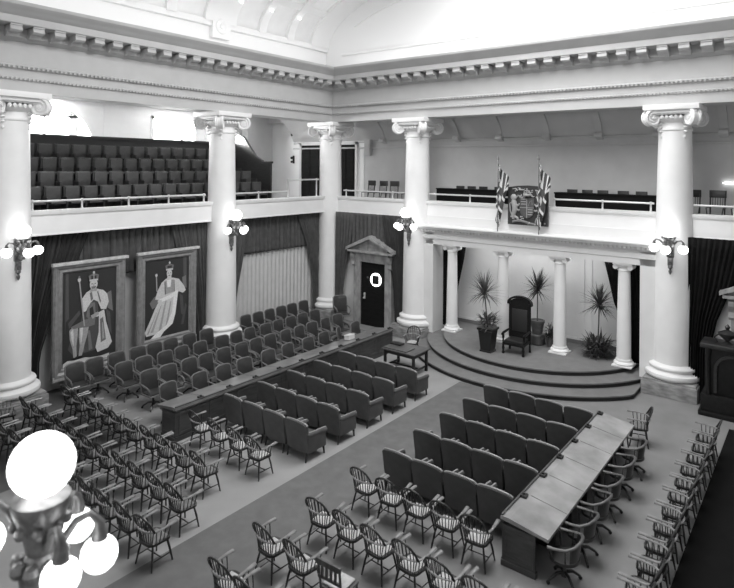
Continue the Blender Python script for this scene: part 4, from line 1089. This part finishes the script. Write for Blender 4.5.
# ------------------------------------------------------------------ coat of arms and flags
r = thing('coat_of_arms', 'carved painted coat of arms on the parapet above the throne', 'coat of arms', (9.25, .2, 4.90))
w, h = .75, 1.36
mb = MB(); mb.prism([(-w, 0), (-w, h), (-w*.5, h+.06), (0, h+.08), (w*.5, h+.06), (w, h), (w, 0)], 'y', 0, .10).build('board', M['p1'], r, smooth=False)
def blob(mb, pts, rad): mb.tube([(x, -.03, z) for x, z in pts], rad, 8)
mb = MB(); mb.prism([(-.27, .98), (.27, .98), (.27, .5), (.18, .34), (0, .24), (-.18, .34), (-.27, .5)], 'y', -.05, .0).build('shield', M['p2'], r, smooth=False)
mb = MB()
for k in range(3): mb.box(-.22, -.03, -.065, -.05, .93-.09*k, .96-.09*k); mb.box(.04, .22, -.065, -.05, .56-.09*k, .59-.09*k)
blob(mb, [(.06, .70), (.10, .85), (.18, .92), (.2, .75)], .022); blob(mb, [(-.16, .36), (-.13, .55), (-.05, .6), (-.06, .4)], .016)
mb.box(-.012, .012, -.06, -.05, .27, .97); mb.box(-.26, .26, -.06, -.05, .63, .65); mb.build('charges', M['p4'], r)
mb = MB()
blob(mb, [(-.52, .2), (-.50, .4), (-.46, .62), (-.50, .82), (-.52, .95)], [.05, .08, .10, .11, .06]); mb.ball((-.50, -.05, 1.0), .12, 12, (1, .6, 1))
blob(mb, [(-.44, .75), (-.34, .7), (-.28, .78)], [.05, .04, .03]); blob(mb, [(-.44, .6), (-.32, .52), (-.27, .56)], .035); blob(mb, [(-.48, .3), (-.36, .24), (-.32, .12)], [.06, .045, .03]); blob(mb, [(-.56, .3), (-.64, .5), (-.66, .75), (-.62, .8)], .022)
mb.build('lion', M['p4'], r)
mb = MB()
blob(mb, [(.52, .2), (.50, .4), (.46, .62), (.50, .82), (.48, .95)], [.05, .075, .09, .10, .06]); mb.ball((.44, -.05, 1.02), .08, 12, (1.3, .6, .9)); blob(mb, [(.40, 1.06), (.34, 1.24)], [.018, .006])
blob(mb, [(.44, .75), (.34, .7), (.28, .78)], [.045, .035, .025]); blob(mb, [(.44, .6), (.32, .52), (.27, .56)], .03); blob(mb, [(.48, .3), (.36, .24), (.32, .12)], [.055, .04, .03]); blob(mb, [(.56, .3), (.64, .5), (.66, .75)], .02)
mb.build('unicorn', M['p4'], r)
mb = MB(); mb.lathe([(.14, 0), (.15, .05), (.13, .08)], 16, (0, -.03, 1.06)); mb.tube([(-.12, -.04, 1.13), (-.1, -.04, 1.24), (0, -.04, 1.27), (.1, -.04, 1.24), (.12, -.04, 1.13)], .02, 8); mb.tube([(0, -.06, 1.12), (0, -.06, 1.26)], .018, 6); mb.ball((0, -.05, 1.31), .03, 8)
mb.build('crown', M['p4'], r)
mb = MB(); mb.grid(lambda u, v: ((u-.5)*1.1, -.05-.02*math.sin(6*u), .06+.09*v+.05*math.sin(PI*u*2)), 16, 1); mb.build('scroll', M['p3'], r, solid=.01)
rnd = random.Random(4)
for k in range(30):
    x, zz = rnd.uniform(-.68, .68), rnd.choice([rnd.uniform(1.0, 1.32), rnd.uniform(.05, .35)]); mb = MB(); dx, dz = rnd.uniform(-.1, .1), rnd.uniform(-.06, .08)
    blob(mb, [(x, zz), (x+dx, zz+dz), (x+dx*1.6-dz, zz+dz*1.2+dx*.4)], [.03, .022, .01]); mb.build('mantling_leaf', M['p4'], r)

def jack(u, v):
    """grey level index for a union flag, u along the fly, v down the hoist"""
    x, y = (u-.5)*2, (v-.5)
    if abs(x) < .1 or abs(y) < .1: return 1
    if abs(x) < .18 or abs(y) < .17: return 2
    for s in (1, -1):
        d = abs(y-s*x*.5)
        if d < .045: return 1
        if d < .12: return 2
    return 0
def flag(x, lean, label):
    r = thing('flag', label, 'flag', (x, -.06, 4.63), 0, 'flags above the dais')
    MB().tube([(0, 0, 0), (lean, .05, 2.62)], [.022, .018], 8).lathe([(.03, 0), (.045, .04), (.01, .2)], 10, (lean, .05, 2.62)).build('pole', M['sw_wood'], r)
    nu, nv = 40, 30; mb = MB(); base = len(mb.v)
    def P(u, v):
        # hoist runs down the pole; the fly hangs in folds
        zt = 2.5 - v*1.45
        reach = u*(.52*(1-v)**1.2+.06) - .22*u*v*(1-u*.6); fall = u*(.50+.12*v) + .12*u*u
        fold = .07*math.sin(u*9+v*2)*min(1, 3*u)
        return (lean*zt/2.62 + reach*.9 + .05*math.sin(u*11+v*3), .05-.05*math.sin(u*8)-fold, zt - fall*1.25)
    for j in range(nv):
        for i in range(nu):
            mb.cur = jack((i+.5)/nu, (j+.5)/nv)
            mb.add([P(i/nu, j/nv), P((i+1)/nu, j/nv), P((i+1)/nu, (j+1)/nv), P(i/nu, (j+1)/nv)], [[0, 1, 2, 3]])
    mb.build('cloth', [M['p1'], M['p2'], M['p6']], r, angle=180)
flag(8.22, -.02, 'draped flag on a pole left of the coat of arms')
flag(9.78, -.03, 'draped flag on a pole crossing the right side of the coat of arms')

# ------------------------------------------------------------------ light
def area(name, loc, rot, sx, sy, power, spread=PI):
    l = bpy.data.lights.new(name, 'AREA'); l.shape = 'RECTANGLE'; l.size = sx; l.size_y = sy; l.energy = power; l.spread = spread
    o = bpy.data.objects.new(name, l); COL.objects.link(o); o.location = loc; o.rotation_euler = rot; return o
area('skylight', (10.8, -7.8, 15.2), (0, 0, 0), 7, 12, 2600)                      # daylight through the crown of the vault
area('cove_fill_left', (.15, -10, 11.34), (PI, 0, 0), .6, 19, 60)                # added unseen strips on the cornices, brightening the vault
area('cove_fill_back', (9.4, -.15, 11.34), (PI, 0, 0), 17, .6, 36)
area('cove_fill_right', (W-.2, -10, 11.34), (PI, 0, 0), .6, 19, 80)
area('left_windows', (LX-.235, -9.5, 8.5), (0, -PI/2, 0), 1.7, 3.6, 650)            # daylight of the arched window
area('left_window_small', (LX-.235, -3.7, 8.5), (0, -PI/2, 0), 1.1, 2.1, 800)
area('recess_fill', (9.2, .78, 4.27), (math.radians(22), 0, 0), 6.5, .3, 62)        # added fill that brightens the recess wall, no lamp seen there
area('rear_fill', (10, YR+.2, 8.5), (PI/2, 0, 0), 14, 3, 1100)                  # added frontal fill behind the camera, brightening columns and parapet
w = bpy.data.worlds.new('world'); sc.world = w; w.use_nodes = True
w.node_tree.nodes['Background'].inputs[0].default_value = (1, 1, 1, 1); w.node_tree.nodes['Background'].inputs[1].default_value = .15
vs_ = sc.view_settings; vs_.view_transform = 'Standard'; vs_.look = 'None'; vs_.exposure = 0; vs_.gamma = 1; vs_.use_curve_mapping = False
